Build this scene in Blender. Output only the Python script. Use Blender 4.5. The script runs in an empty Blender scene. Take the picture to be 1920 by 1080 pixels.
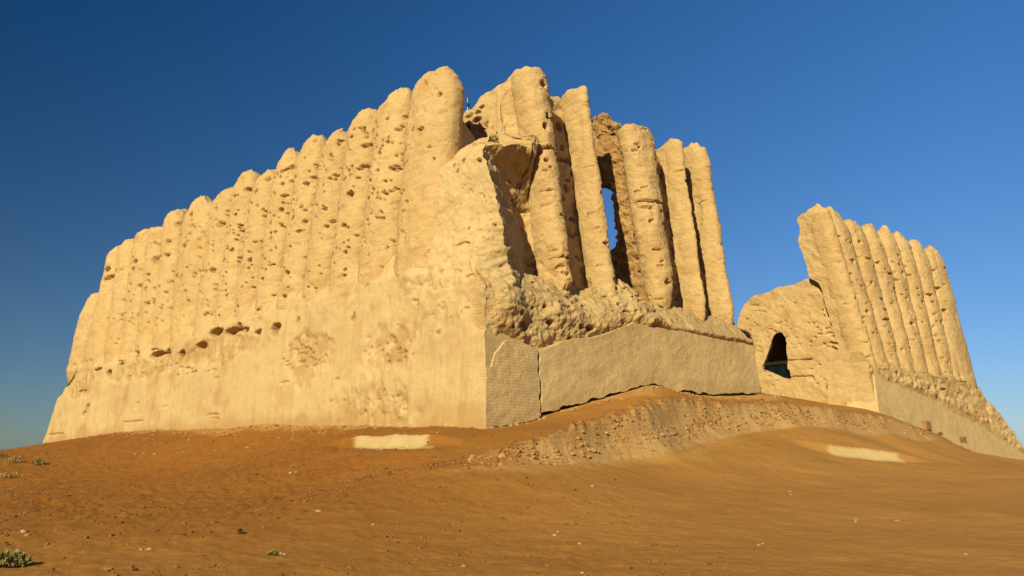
import bpy, math, random
import numpy as np
random.seed(7)
rng = np.random.default_rng(11)
sc = bpy.context.scene
col = sc.collection

# ------------------------------------------------------------------ survey of the place
F = 1450.0
PITCH = math.atan((855 - 540) / F)
EYE = np.array([0, 0, 1.6])

def ray(px, py):
    x = (px - 960) / F; y = (540 - py) / F
    d = np.array([x, math.cos(PITCH) - y * math.sin(PITCH), math.sin(PITCH) + y * math.cos(PITCH)])
    return d / d[1]

def at(px, py, dist):
    return EYE + ray(px, py) * dist

CORNER = at(910, 805, 25)

class Face:
    """one straight face of the fortress: u runs along it from the near corner, off is outwards, z is up"""
    def __init__(s, deg, side, lean, axis):
        a = math.radians(deg)
        s.dir = np.array([math.sin(a), math.cos(a), 0.0])
        s.n = np.array([math.cos(a), -math.sin(a), 0.0]) * side
        s.lean = lean; s.axis = axis
    def hit(s, px, py, off=None, t=None, zr=7.4):
        if off is None: off = s.axis
        if t is None: t = s.lean
        d = ray(px, py)
        k = (off + t * zr - (EYE - CORNER) @ s.n - t * EYE[2]) / (d @ s.n + t * d[2])
        p = EYE + k * d
        return float((p - CORNER) @ s.dir), float(p[2])
    def hit_u(s, px, py, u):                    # on the vertical plane u = const: returns (off, z)
        d = ray(px, py)
        k = (u + (CORNER - EYE) @ s.dir) / (d @ s.dir)
        p = EYE + k * d
        return float((p - CORNER) @ s.n), float(p[2])
    def P(s, u, off, z):
        u = np.asarray(u, float); off = np.asarray(off, float); z = np.asarray(z, float)
        u, off, z = np.broadcast_arrays(u, off, z)
        return np.stack([CORNER[0] + u * s.dir[0] + off * s.n[0], CORNER[1] + u * s.dir[1] + off * s.n[1], z], -1)

LF = Face(-46, -1, 0.08, -1.0)
RF = Face(50, 1, 0.10, -1.45)
FF = Face(50, 1, 0.15, -1.25)
ZC = float(CORNER[2])

def lin(pts):
    pts = sorted(pts); xs = np.array([p[0] for p in pts]); ys = np.array([p[1] for p in pts])
    return lambda v: np.interp(v, xs, ys)

# ------------------------------------------------------------------ noise
def _hash(ix, iy, iz, seed):
    n = (ix.astype(np.int64) * 374761393 + iy.astype(np.int64) * 668265263 + iz.astype(np.int64) * 2147483647 + seed * 1274126177) & 0xFFFFFFFF
    n = ((n ^ (n >> 13)) * 1274126177) & 0xFFFFFFFF
    n = (n ^ (n >> 16)) & 0xFFFFFF
    return n / float(0xFFFFFF) * 2 - 1

def vnoise(P, freq, seed=0):
    q = P * freq
    i = np.floor(q); f = q - i; f = f * f * f * (f * (f * 6 - 15) + 10)
    ix, iy, iz = i[..., 0], i[..., 1], i[..., 2]
    fx, fy, fz = f[..., 0], f[..., 1], f[..., 2]
    r = 0
    for dx in (0, 1):
        for dy in (0, 1):
            for dz in (0, 1):
                w = (fx if dx else 1 - fx) * (fy if dy else 1 - fy) * (fz if dz else 1 - fz)
                r = r + w * _hash(ix + dx, iy + dy, iz + dz, seed)
    return r

def fbm(P, freq, octv=3, seed=0, gain=0.5):
    r = 0; a = 1.0
    for o in range(octv):
        r = r + a * vnoise(P + o * 17.3, freq * 2.03 ** o, seed + o); a *= gain
    return r

def sstep(a, b, x):
    t = np.clip((x - a) / (b - a), 0, 1); return t * t * (3 - 2 * t)

# ------------------------------------------------------------------ mesh building
def link(o, parent=None):
    col.objects.link(o)
    if parent is not None: o.parent = parent
    return o

def grid_faces(nu, nv, base=0, wrap=False):
    i = np.arange(nu - (0 if wrap else 1)); j = np.arange(nv - 1)
    I, J = np.meshgrid(i, j, indexing='ij'); I2 = (I + 1) % nu
    return np.stack([base + I * nv + J, base + I2 * nv + J, base + I2 * nv + J + 1, base + I * nv + J + 1], -1).reshape(-1, 4)

def make_mesh(name, verts, quads, mat, parent=None, uv=None, attrs=None, smooth=True, flip=False):
    me = bpy.data.meshes.new(name)
    verts = np.asarray(verts, np.float32).reshape(-1, 3); quads = np.asarray(quads, np.int32)
    if flip: quads = quads[:, ::-1]
    k = quads.shape[1]
    me.vertices.add(len(verts)); me.vertices.foreach_set('co', verts.ravel())
    me.loops.add(quads.size); me.loops.foreach_set('vertex_index', quads.ravel())
    me.polygons.add(len(quads))
    me.polygons.foreach_set('loop_start', np.arange(0, quads.size, k, dtype=np.int32))
    me.polygons.foreach_set('loop_total', np.full(len(quads), k, np.int32))
    me.polygons.foreach_set('use_smooth', np.full(len(quads), smooth, bool))
    me.update(calc_edges=True)
    if uv is not None:
        l = me.uv_layers.new(name='UVMap')
        l.data.foreach_set('uv', np.asarray(uv, np.float32).reshape(-1, 2)[quads.ravel()].ravel())
    for an, av in (attrs or {}).items():
        a = me.attributes.new(an, 'FLOAT', 'POINT'); a.data.foreach_set('value', np.asarray(av, np.float32).ravel())
    me.validate()
    me.materials.append(mat)
    return link(bpy.data.objects.new(name, me), parent)

def tag(o, label=None, cat=None, group=None, kind=None):
    if label: o['label'] = label
    if cat: o['category'] = cat
    if group: o['group'] = group
    if kind: o['kind'] = kind
    return o

def empty(name, loc=(0, 0, 0)):
    o = bpy.data.objects.new(name, None); o.location = loc; o.empty_display_size = .5
    return link(o)

# ------------------------------------------------------------------ materials
def nodes_of(name):
    m = bpy.data.materials.new(name); m.use_nodes = True
    nt = m.node_tree; b = nt.nodes['Principled BSDF']
    b.inputs['Roughness'].default_value = .95
    b.inputs['Specular IOR Level'].default_value = .1
    return m, nt, b

def N(nt, typ, **kw):
    n = nt.nodes.new(typ)
    for k, v in kw.items():
        if k in n.inputs.keys() if hasattr(n.inputs, 'keys') else False: n.inputs[k].default_value = v
        else: setattr(n, k, v)
    return n

def noise_node(nt, vec, scale, detail=4, rough=.55):
    n = nt.nodes.new('ShaderNodeTexNoise'); n.inputs['Scale'].default_value = scale
    n.inputs['Detail'].default_value = detail; n.inputs['Roughness'].default_value = rough
    nt.links.new(vec, n.inputs['Vector']); return n.outputs['Fac']

def ramp(nt, fac, a, b, lo=0.0, hi=1.0):
    n = nt.nodes.new('ShaderNodeMapRange'); n.clamp = True
    n.inputs['From Min'].default_value = a; n.inputs['From Max'].default_value = b
    n.inputs['To Min'].default_value = lo; n.inputs['To Max'].default_value = hi
    nt.links.new(fac, n.inputs['Value']); return n.outputs['Result']

def mix(nt, fac, c1, c2, blend='MIX'):
    n = nt.nodes.new('ShaderNodeMix'); n.data_type = 'RGBA'; n.blend_type = blend
    for sock, v in ((n.inputs[0], fac), (n.inputs[6], c1), (n.inputs[7], c2)):
        if isinstance(v, bpy.types.NodeSocket): nt.links.new(v, sock)
        elif isinstance(v, (int, float)): sock.default_value = v
        else: sock.default_value = (*v, 1)
    return n.outputs[2]

def math_n(nt, op, a, b=None):
    n = nt.nodes.new('ShaderNodeMath'); n.operation = op
    for s, v in ((n.inputs[0], a), (n.inputs[1], b)):
        if v is None: continue
        if isinstance(v, bpy.types.NodeSocket): nt.links.new(v, s)
        else: s.default_value = v
    return n.outputs[0]

ALB = .74
def adobe(name, c_lo, c_hi, c_expo, brick=0.5, rough_bump=1.0, bw=.34, bh=.11, streak=.5):
    c_lo, c_hi, c_expo = (tuple(ALB * v for v in c) for c in (c_lo, c_hi, c_expo))
    m, nt, b = nodes_of(name)
    geo = nt.nodes.new('ShaderNodeNewGeometry'); pos = geo.outputs['Position']
    uvn = nt.nodes.new('ShaderNodeUVMap'); uvn.uv_map = 'UVMap'
    big = noise_node(nt, pos, .35, 5, .6); mid = noise_node(nt, pos, 2.3, 5, .65); fine = noise_node(nt, pos, 14, 4, .7)
    mp = nt.nodes.new('ShaderNodeMapping'); mp.inputs['Scale'].default_value = (.5, 6.0, 1)
    nt.links.new(uvn.outputs[0], mp.inputs[0])
    lay = noise_node(nt, mp.outputs[0], 1.6, 4, .6)
    c = mix(nt, ramp(nt, big, .35, .65), c_lo, c_hi)
    c = mix(nt, ramp(nt, mid, .50, .72, 0, .55), c, c_expo)
    c = mix(nt, ramp(nt, lay, .52, .75, 0, streak), c, c_expo)
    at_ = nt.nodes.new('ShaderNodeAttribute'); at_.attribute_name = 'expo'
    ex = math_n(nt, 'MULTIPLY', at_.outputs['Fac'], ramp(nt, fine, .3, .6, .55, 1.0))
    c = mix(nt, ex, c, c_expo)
    c = mix(nt, .35, c, mix(nt, ramp(nt, fine, .3, .7), (.55, .55, .55), (1, 1, 1)), 'MULTIPLY')
    nt.links.new(c, b.inputs['Base Color'])
    # bump: brick courses under worn plaster, grit
    br = nt.nodes.new('ShaderNodeTexBrick')
    br.inputs['Scale'].default_value = 1; br.inputs['Brick Width'].default_value = bw; br.inputs['Row Height'].default_value = bh
    br.inputs['Mortar Size'].default_value = .012; br.inputs['Mortar Smooth'].default_value = .6
    br.inputs['Color1'].default_value = (1, 1, 1, 1); br.inputs['Color2'].default_value = (.8, .8, .8, 1); br.inputs['Mortar'].default_value = (0, 0, 0, 1)
    wv = nt.nodes.new('ShaderNodeVectorMath'); wv.operation = 'ADD'
    nz = nt.nodes.new('ShaderNodeTexNoise'); nz.inputs['Scale'].default_value = 1.7
    nt.links.new(pos, nz.inputs['Vector'])
    sc_ = nt.nodes.new('ShaderNodeVectorMath'); sc_.operation = 'SCALE'; sc_.inputs['Scale'].default_value = .12
    nt.links.new(nz.outputs['Color'], sc_.inputs[0])
    nt.links.new(uvn.outputs[0], wv.inputs[0]); nt.links.new(sc_.outputs[0], wv.inputs[1])
    nt.links.new(wv.outputs[0], br.inputs['Vector'])
    h1 = math_n(nt, 'MULTIPLY', br.outputs['Color'], brick)
    h2 = math_n(nt, 'MULTIPLY', fine, .9 * rough_bump)
    h3 = math_n(nt, 'MULTIPLY', noise_node(nt, pos, 6, 6, .7), 1.6 * rough_bump)
    h = math_n(nt, 'ADD', math_n(nt, 'ADD', h1, h2), h3)
    bp = nt.nodes.new('ShaderNodeBump'); bp.inputs['Strength'].default_value = .8; bp.inputs['Distance'].default_value = .035
    nt.links.new(h, bp.inputs['Height']); nt.links.new(bp.outputs[0], b.inputs['Normal'])
    return m

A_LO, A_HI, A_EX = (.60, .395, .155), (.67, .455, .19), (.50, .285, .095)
M_COL = adobe('worn_adobe', A_LO, A_HI, A_EX, .28, 1.15, streak=.4)
M_PLASTER = adobe('clay_plaster', (.585, .415, .18), (.625, .45, .20), (.46, .27, .095), .08, .35, streak=.25)
M_RUBBLE = adobe('eroded_adobe', (.60, .40, .16), (.66, .45, .19), (.48, .27, .09), .3, 1.6)
M_BRICKF = adobe('mud_brick_facing', (.62, .43, .182), (.665, .463, .205), (.50, .32, .125), .55, .6, .30, .10, streak=.2)
M_FACING = adobe('grey_clay_facing', (.64, .445, .19), (.69, .48, .21), (.55, .36, .135), .10, .55, .3, .085, streak=.2)
M_CORE = adobe('raw_brick_core', (.50, .29, .10), (.56, .34, .125), (.38, .185, .06), 1.2, 1.5)

def plain(name, c, rough=.8, var=.25, scale=20):
    c = tuple(ALB * v for v in c)
    m, nt, b = nodes_of(name); b.inputs['Roughness'].default_value = rough
    geo = nt.nodes.new('ShaderNodeNewGeometry')
    f = noise_node(nt, geo.outputs['Position'], scale)
    nt.links.new(mix(nt, ramp(nt, f, .3, .7), tuple(x * (1 - var) for x in c), tuple(x * (1 + var) for x in c)), b.inputs['Base Color'])
    return m

# ------------------------------------------------------------------ pits and cavities
class Pits:
    def __init__(s): s.l = []
    def px(s, face, x, y, rx, ry, depth, off=None, t=None):
        u, z = face.hit(x, y, off, t); u2, _ = face.hit(x + 1, y, off, t); _, z2 = face.hit(x, y + 1, off, t)
        s.l.append((u, z, max(abs(u2 - u) * rx, .03), max(abs(z2 - z) * ry, .03), depth))
    def uz(s, u, z, ru, rz, d): s.l.append((u, z, ru, rz, d))
    def depth(s, u, z, seed=3):
        D = np.zeros(u.shape)
        if not s.l: return D
        q = np.stack([u, z, np.zeros_like(u)], -1)
        wu = u + .03 * vnoise(q, 5, seed) + .025 * vnoise(q, 13, seed + 1); wz = z + .03 * vnoise(q, 5, seed + 2) + .02 * vnoise(q, 13, seed + 4)
        lo, hi, zl, zh = u.min() - 1, u.max() + 1, z.min() - 1, z.max() + 1
        for (a, b, ru, rz, d) in s.l:
            if a < lo or a > hi or b < zl or b > zh: continue
            m = (np.abs(u - a) < ru * 1.3 + .15) & (np.abs(z - b) < rz * 1.3 + .15)
            if not m.any(): continue
            r = np.sqrt(((wu[m] - a) / ru) ** 2 + ((wz[m] - b) / rz) ** 2)
            D[m] = np.maximum(D[m], d * np.clip((1.12 - r) * 3.5, 0, 1))
        return D

LP, RP, FP = Pits(), Pits(), Pits()
Z2 = [(690,160,9,8),(548,238,6,7),(412,290,8,9),(535,288,18,5),(410,348,10,5),(505,338,8,6),(555,338,8,6),(552,375,7,6),(475,380,6,8),(635,292,24,7),(602,295,7,8),(660,355,8,3),
 (670,398,4,4),(515,430,20,7),(548,433,14,4),(405,425,26,6),(375,430,6,4),(330,465,7,10),(300,460,10,5),(430,468,6,6),(222,425,6,7),(130,428,6,7),(140,470,4,4),(42,470,6,5),(50,545,5,7),
 (195,490,20,4),(232,525,8,4),(110,540,5,10),(140,568,7,3),(180,580,8,4),(100,592,6,5),(270,587,8,4),(315,587,7,4),(510,515,9,4),(365,535,14,12),(185,635,8,8),(170,670,9,5),(270,650,6,5),(340,650,9,6),
 (68,640,5,5),(70,678,5,4),(490,622,4,6),(470,620,12,3),(347,748,7,4),(290,698,5,5),(197,738,8,5),(20,705,5,5),(20,730,5,5),(90,800,7,5),(40,850,7,4),(130,825,14,5),(172,865,5,5),(125,915,9,5),
 (250,828,6,4),(285,845,5,4),(735,415,5,7),(760,390,7,14),(735,450,6,6),(480,805,22,3),(520,790,10,3),(380,858,6,4),(20,970,7,8),(70,1030,12,10)]
for (x, y, a, b) in Z2: LP.px(LF, 480 + x / 2, 100 + y / 2, min(a, b * 1.6 + 3) / 2 * .78, b / 2 * 1.1, .34, LF.axis + .5)
Z1 = [(755,105,9,7),(735,165,8,8),(715,205,10,8),(820,160,8,7),(825,120,6,4),(890,115,5,6),(890,95,5,5),(940,152,6,7),(885,32,5,5),(808,70,9,8),(600,172,8,10),(540,200,6,8),(610,215,5,8),(645,235,6,7),(655,195,10,6),
 (430,295,7,9),(385,275,5,5),(378,320,5,6),(290,375,12,9),(300,400,14,7),(285,412,8,6),(320,380,7,7),(318,402,7,6),(395,345,9,8),(425,350,7,10),(470,335,14,12),(480,275,10,5),(520,270,8,6),(580,290,9,10),(515,320,10,6),
 (375,395,4,5),(405,432,6,5),(380,430,4,4),(390,370,11,4),(550,400,9,10),(625,377,14,3),(685,377,10,8),(665,383,7,4),(740,455,4,5),(740,475,4,5),(858,268,5,5),(858,288,5,5),(760,300,9,4),(828,340,8,8),(878,372,5,4),
 (880,410,6,5),(828,440,4,4),(935,345,6,7),(975,390,14,5),(960,475,8,5),(905,470,6,4),(910,203,4,3),(910,240,6,4),(960,230,6,5),(785,205,7,4),(345,485,14,3),(440,500,9,7),(415,502,6,4),(380,495,5,4),(285,552,12,4),(340,540,9,5),
 (660,540,4,4),(715,545,5,4),(770,530,6,4),(785,512,8,3),(820,525,9,4),(860,545,5,4),(590,492,5,4),(1000,30,5,5),(980,130,7,4),(950,95,12,4),(990,70,8,3)]
for (x, y, a, b) in Z1: LP.px(LF, 60 + x / 2, 320 + y / 2, min(a, b * 1.6 + 2) / 2 * .8, b / 2 * 1.15, .36, LF.axis + .5)
CAV = [(690,605,26,18),(712,596,10,8),(750,600,24,14),(800,595,14,12),(850,602,14,10),(915,595,16,24),(635,655,18,15),(470,688,28,16),(515,680,14,18),(562,692,9,22),(400,690,18,8),(345,722,12,8),(295,760,10,18),(250,742,14,5),(780,585,10,18),(930,580,7,14)]
for (x, y, a, b) in CAV: LP.px(LF, 60 + x / 2, 320 + y / 2, a / 2, b / 2, .55, LF.axis + .5)
for i in range(520):
    x = rng.uniform(215, 770); f = (x - 215) / 555
    yt = 490 - 300 * f; yb = 690 - 170 * f
    y = yt + (yb - yt) * rng.beta(1.1, 1.5)
    w = rng.uniform(1.2, 2.5) * (.7 + .5 * f); LP.px(LF, x, y, w * rng.uniform(.8, 1.3), w, .32, LF.axis + .5)
Z3 = [(575,158,14,14),(490,195,8,9),(350,393,16,18),(365,180,20,14),(610,500,32,10),(600,330,12,16),(625,350,14,10),(690,310,10,14),(775,335,16,22),(800,515,30,9),(815,672,10,18),(800,725,9,12),(832,918,9,16),(855,838,16,10),
 (1110,720,16,10),(1225,490,16,14),(1425,640,10,10),(1435,950,9,9),(1165,785,44,6),(1130,805,30,5),(1080,835,40,6),(1430,765,36,6),(1450,785,12,8),(1020,685,24,5),(400,290,10,18),(440,300,8,8),(600,565,10,8),(590,385,12,18),(475,370,8,6)]
for (x, y, a, b) in Z3: RP.px(RF, 820 + x * .352, 100 + y * .352, a * .36, b * .38, .34, RF.axis + .7)
Z4 = [(1025,350,16,22),(400,500,22,20),(720,505,20,12),(530,480,14,14),(370,435,10,8),(440,600,26,10),(640,560,8,14),(600,350,8,8),(480,310,10,8),(560,320,9,9),(680,500,12,10),(340,500,8,10)]
for (x, y, a, b) in Z4: RP.px(RF, 820 + x * .389, 420 + y * .389, a * .42, b * .45, .5, RF.axis + .8)
for i in range(230):
    x = rng.uniform(990, 1370); y = rng.uniform(250, 600)
    w = rng.uniform(1.5, 3.4); RP.px(RF, x, y, w * rng.uniform(1, 1.9), w * .9, .2, RF.axis + .7)
Z5 = [(405,272,7,6),(435,178,7,5),(510,198,6,7),(480,270,6,6),(540,265,14,4),(585,278,7,5),(680,232,8,4),(655,252,6,6),(695,292,6,6),(735,290,10,4),(805,305,8,5),(755,335,5,5),(672,325,6,12),(655,345,9,5),(620,322,14,5),(700,322,14,4),
 (555,355,5,5),(510,372,5,5),(690,420,5,5),(750,432,6,7),(770,400,7,9),(785,405,6,5),(730,380,5,4),(605,500,18,3),(535,470,6,9),(530,490,8,5),(515,515,4,7),(475,435,10,6),(820,375,14,5),(830,510,12,10),(710,515,10,7),(600,462,10,3),
 (590,420,10,3),(845,462,8,5),(640,380,8,4),(480,320,8,4),(560,300,6,5),(470,205,5,4),(600,170,5,6),(880,740,7,14),(825,770,10,6),(905,740,6,10)]
for (x, y, a, b) in Z5: FP.px(FF, 1360 + x * .4815, 360 + y * .4815, a * .36, b * .42, .35, FF.axis + .3)
for i in range(170):
    x = rng.uniform(1560, 1770); y = rng.uniform(440, 660) + (x - 1560) * .25
    w = rng.uniform(.9, 1.6); FP.px(FF, x, y, w * rng.uniform(1, 1.8), w * .8, .2, FF.axis + .3)

# ------------------------------------------------------------------ builders for the fortress
def col_half(tot, p):
    th = np.linspace(-math.pi, math.pi, tot, endpoint=False)
    th = th - .42 * np.sin(th) * 1.0          # crowd the samples at the front
    c, s = np.cos(th), np.sin(th)
    return np.sign(s) * np.abs(s) ** (2 / p), np.sign(c) * np.abs(c) ** (2 / p), c

def pilaster(face, parent, bl, br, peak, bottom_z, pits, depth, seed, dome=2.2, domeh=1.0, k=1.07, p=2.5, nth=96, dz=.05, back=.9, mat=None, wob=1.0):
    """bl, br: ((u, z) top, (u, z) bottom) seams either side; peak: z of the crown"""
    nz = max(24, int((peak - bottom_z) / dz))
    z = np.linspace(bottom_z, peak, nz)
    def seam(s, zz):
        (u1, z1), (u2, z2) = s
        return u2 + (u1 - u2) * (zz - z2) / (z1 - z2)
    ul, ur = seam(bl, z), seam(br, z)
    uc = (ul + ur) / 2; a = np.abs(ur - ul) / 2 * k
    hd = float(a[-1]) * domeh
    t = np.clip((z - (peak - hd)) / hd, 0, 1)
    s = (1 - t ** dome) ** (1 / dome)
    cx, cy, c = col_half(nth, p)
    A = (a * s)[None, :]; 
    ax = face.axis - face.lean * (z - 7.4)
    u = uc[None, :] + A * cx[:, None]
    bb = np.where(cy > 0, depth, back)[:, None] * (s[None, :] * .85 + .15 * (s[None, :] > 0.02))
    bb = bb * np.where(cy > 0, 1, .999)[:, None] * (.35 + .65 * sstep(bottom_z + .1, bottom_z + 1.5, z))[None, :]
    off = ax[None, :] + bb * cy[:, None]
    zz = np.broadcast_to(z[None, :], u.shape).copy()
    P = face.P(u, off, zz)
    rad = (.05 * fbm(P, .7, 2, seed) + .022 * fbm(P, 2.6, 3, seed + 5) + .009 * vnoise(P, 13, seed + 9)) * wob
    Pz = P.copy(); Pz[..., :2] *= .25
    rad += .010 * wob * vnoise(Pz, 7.5, seed + 12)
    sgn = 1 if face.n @ np.array([face.dir[1], -face.dir[0], 0]) > 0 else -1
    rad = rad - .10 * np.clip(vnoise(P * np.array([1, 1, .22]), 2.4, seed + 14) - .35, 0, 1) - .16 * np.clip(fbm(P, 1.9, 3, seed + 15) - .42, 0, 1) * (.5 + 1.3 * t[None, :] + 1.2 * sstep(bottom_z + 2.6, bottom_z + 1.2, z)[None, :])
    fade = np.clip(s * 1.2, 0, 1)[None, :]
    u = u + rad * cx[:, None] * .8 * fade
    off = off + rad * cy[:, None] * fade
    zz = zz + t[None, :] ** .7 * (.16 * vnoise(P, 1.5, seed + 20) + .10 * vnoise(P, 4.0, seed + 21) + .05 * vnoise(P, 9, seed + 22) + ((seed * 37 % 11) / 11 - .5) * .35 * cx[:, None])
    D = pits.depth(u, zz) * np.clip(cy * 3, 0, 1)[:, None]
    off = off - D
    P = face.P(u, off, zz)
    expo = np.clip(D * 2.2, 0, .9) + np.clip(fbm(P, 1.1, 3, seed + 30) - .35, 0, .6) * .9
    uv = np.stack([u, zz], -1)
    q = grid_faces(nth, nz, 0, True)
    return make_mesh('pilaster', P, q, mat or M_COL, parent, uv, {'expo': np.clip(expo, 0, 1)}, flip=(sgn > 0))

def block(name, face, parent, mat, u0, u1, z0, zt, front, back, nu, nw, nz, namp=(.1, .05), nf=(.8, 3), seed=1, pits=None, top_round=.25, expo=0.0, uw=None, post=None, zpow=1.0, dirt=None):
    """solid between u0(z)..u1(z), z0..zt(u), back(u,z)..front(u,z); six-sided, roughened, pits on its front"""
    f = lambda v: v if callable(v) else (lambda *a, v=v: np.full(np.shape(a[0]), float(v)))
    u0, u1, zt, front, back, z0f = f(u0), f(u1), f(zt), f(front), f(back), f(z0)
    def pos(a, w, h):
        zbar = None
        ug = u0(np.zeros_like(a)) * (1 - a) + u1(np.zeros_like(a)) * a
        za, zb = z0f(ug), zt(ug)
        z = za + (zb - za) * h
        u = u0(z) * (1 - a) + u1(z) * a
        fo, ba = front(u, z), back(u, z)
        o = ba + (fo - ba) * w
        edge = np.minimum(np.clip(w / .3, 0, 1), np.clip((1 - w) / .3, 0, 1))
        z = z - top_round * (1 - edge) ** 2 * sstep(.8, 1, h)
        return u, o, z
    if uw is None: av = np.linspace(0, 1, nu)
    else: av = uw
    wv = np.linspace(0, 1, nw); hv = np.linspace(0, 1, nz) ** zpow
    V, Q, UV, EX = [], [], [], []; base = 0
    def add(a, w, h, flip, isfront=False, uvm='front'):
        nonlocal base
        u, o, z = pos(a, w, h)
        P = face.P(u, o, z)
        dn = namp[0] * fbm(P, nf[0], 2, seed) + namp[1] * fbm(P, nf[1], 3, seed + 3)
        du = namp[0] * .6 * fbm(P, nf[0], 2, seed + 40) + namp[1] * fbm(P, nf[1], 3, seed + 43)
        dzn = namp[0] * .5 * fbm(P, nf[0], 2, seed + 60) + namp[1] * fbm(P, nf[1], 3, seed + 63)
        o = o + dn; u = u + du; z = z + dzn * sstep(.5, 1, h)
        D = np.zeros_like(u)
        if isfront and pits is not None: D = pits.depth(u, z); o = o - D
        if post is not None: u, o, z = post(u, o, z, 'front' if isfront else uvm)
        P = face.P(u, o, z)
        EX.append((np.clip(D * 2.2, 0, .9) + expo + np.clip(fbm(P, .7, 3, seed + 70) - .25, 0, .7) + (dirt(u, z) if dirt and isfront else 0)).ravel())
        V.append(P.reshape(-1, 3)); UV.append((np.stack([u if uvm != 'end' else o, z], -1)).reshape(-1, 2))
        q = grid_faces(a.shape[0], a.shape[1], base); Q.append(q[:, ::-1] if flip else q); base += a.size
    sgn = 1 if face.n @ np.array([face.dir[1], -face.dir[0], 0]) > 0 else -1
    fl = sgn < 0
    A, H = np.meshgrid(av, hv, indexing='ij')
    add(A, np.ones_like(A), H, fl, True); add(A, np.zeros_like(A), H, not fl)
    A, W = np.meshgrid(av, wv, indexing='ij'); add(A, W, np.ones_like(A), not fl, False, 'top')
    W, H = np.meshgrid(wv, hv, indexing='ij')
    add(np.zeros_like(W), W, H, not fl if False else fl if False else (not fl), False, 'end'); add(np.ones_like(W), W, H, fl, False, 'end')
    return make_mesh(name, np.concatenate(V), np.concatenate(Q), mat, parent, np.concatenate(UV), {'expo': np.clip(np.concatenate(EX), 0, 1)})

# ------------------------------------------------------------------ fortress
fort = empty('fortress_ruin', tuple(CORNER))
tag(fort, 'large pale mud brick fortress ruin with fluted columns and a split near its corner', 'ruin')
fort_parts = fort
class Par:  # parts are modelled in world coordinates
    pass
def adopt(o, root):
    o.parent = root; o.matrix_parent_inverse = root.matrix_world.inverted(); return o
bpy.context.view_layer.update()
FORT_PARTS = []

# left face -----------------------------------------------------------------
LB = [((160,600),(138,700)),((196,560),(163,692)),((234,465),(205,688)),((262,445),(236,685)),((290,432),(266,680)),((318,425),(297,670)),((348,400),(330,660)),((405,410),(372,645)),
      ((450,365),(412,622)),((486,345),(450,612)),((526,330),(488,602)),((570,295),(530,592)),((616,275),(577,580)),((665,255),(626,568)),((718,215),(680,552)),((777,190),(748,530)),((857,200),(832,520))]
LPK = [(178,552),(218,468),(248,450),(276,434),(302,427),(332,394),(370,373),(430,357),(467,321),(505,321),(548,281),(593,257),(640,247),(690,211),(750,182),(822,131)]
LDM = [2.2,2.4,2.4,2.8,4,2.2,2.0,2.8,2.0,2.2,2.0,2.0,2.0,2.1,3.6,2.4]
LDH = [1.2,1.1,1,.8,.6,1.1,1.4,.8,1.5,1.1,1.4,1.4,1.2,1.2,.8,1.25]
lb = [(LF.hit(*a), LF.hit(*b)) for a, b in LB]
ljoin = lin([lb[i][1] for i in range(len(lb))] + [(-2, lb[-1][1][1] + .2)])
for i in range(16):
    u, pk = LF.hit(*LPK[i], LF.axis + .1)
    zb = min(lb[i][1][1], lb[i + 1][1][1]) - 1.3
    far = i < 8
    o = pilaster(LF, None, lb[i], lb[i + 1], pk, zb, LP, .74, 100 + i * 7, LDM[i], LDH[i], nth=72 if far else 110, dz=.075 if far else .045, k=1.0, p=2.3)
    FORT_PARTS.append(o)

_a = []
for x, y in ((903, 262), (914, 312), (932, 377), (944, 435), (953, 482), (960, 515), (966, 545), (950, 585), (930, 625), (915, 660)):
    t_ = LF.axis + .45; u, z = LF.hit(x, y, t_); o_ = t_ - LF.lean * (z - 7.4); d_ = LF.P(u, o_, z) - CORNER
    if d_ @ RF.n > -.5:
        ur_, z = RF.hit(x, y, -.5, 0); d_ = RF.P(ur_, -.5, z) - CORNER; u, o_ = d_ @ LF.dir, d_ @ LF.n
    _a.append((z, float(u), float(o_)))
arris = lin([(p[0], p[1]) for p in _a]); arris_o = lin([(p[0], p[2]) for p in _a])
def lplinth_front(u, z):
    zj = ljoin(u)
    base = -.045 * (z - ZC)
    fj = -.045 * (zj - ZC)
    up = fj - .5 * (z - zj)
    f = np.where(z <= zj, base, up) - .05
    k = np.clip((u - arris(z)) / .75, 0, 1)                     # the corner is worn to a chamfer above the facing
    return f - np.maximum(f - arris_o(z), 0) * (1 - k) ** 1.3 * sstep(5.4, 6.4, z)
def lplinth_u0(z):
    a = .075 * np.maximum(z - ZC, 0) - .004
    return a * (1 - sstep(5.4, 6.4, z)) + np.maximum(a, arris(z)) * sstep(5.4, 6.4, z)
lu_end = lin([(LF.hit(x, y, -.2, 0.0)[1], LF.hit(x, y, -.2, 0.0)[0]) for x, y in ((84, 832), (108, 748), (135, 708), (143, 690), (155, 640))])
ground_l = lin([LF.hit(x, y, 0, 0) for x, y in ((85, 832), (200, 815), (350, 806), (500, 795), (600, 797), (700, 800), (800, 803), (910, 806))])
PL = Pits()
for (x, y, a, b, d) in [(215,900,10,26,.2),(205,915,8,14,.2),(392,941,42,3,.15),(690,915,24,5,.12),(700,930,14,5,.1),(190,828,16,6,.15),(100,990,30,6,.12),(960,795,26,4,.1),(700,780,10,8,.08),(405,880,10,14,.06),(510,885,14,4,.06)]:
    PL.px(LF, 60 + x / 2, 320 + y / 2, a / 2, b / 2, d, -.3, 0)
for (x, y, a, b, d) in [(565,607,4,12,.2),(671,601,4,13,.2)]: PL.px(LF, x, y, a, b, d, -.5, 0)
for i in range(150):
    c = [(585, 680, 45, 28), (722, 655, 62, 30), (705, 765, 80, 26), (840, 580, 90, 40), (560, 655, 30, 18), (330,690,60,14)][i % 6]
    x, y = rng.normal(c[0], c[2] * .5), rng.normal(c[1], c[3] * .5)
    PL.px(LF, x, y, rng.uniform(1.5, 5), rng.uniform(1.2, 3), rng.uniform(.06, .16), -.3, 0)
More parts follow.
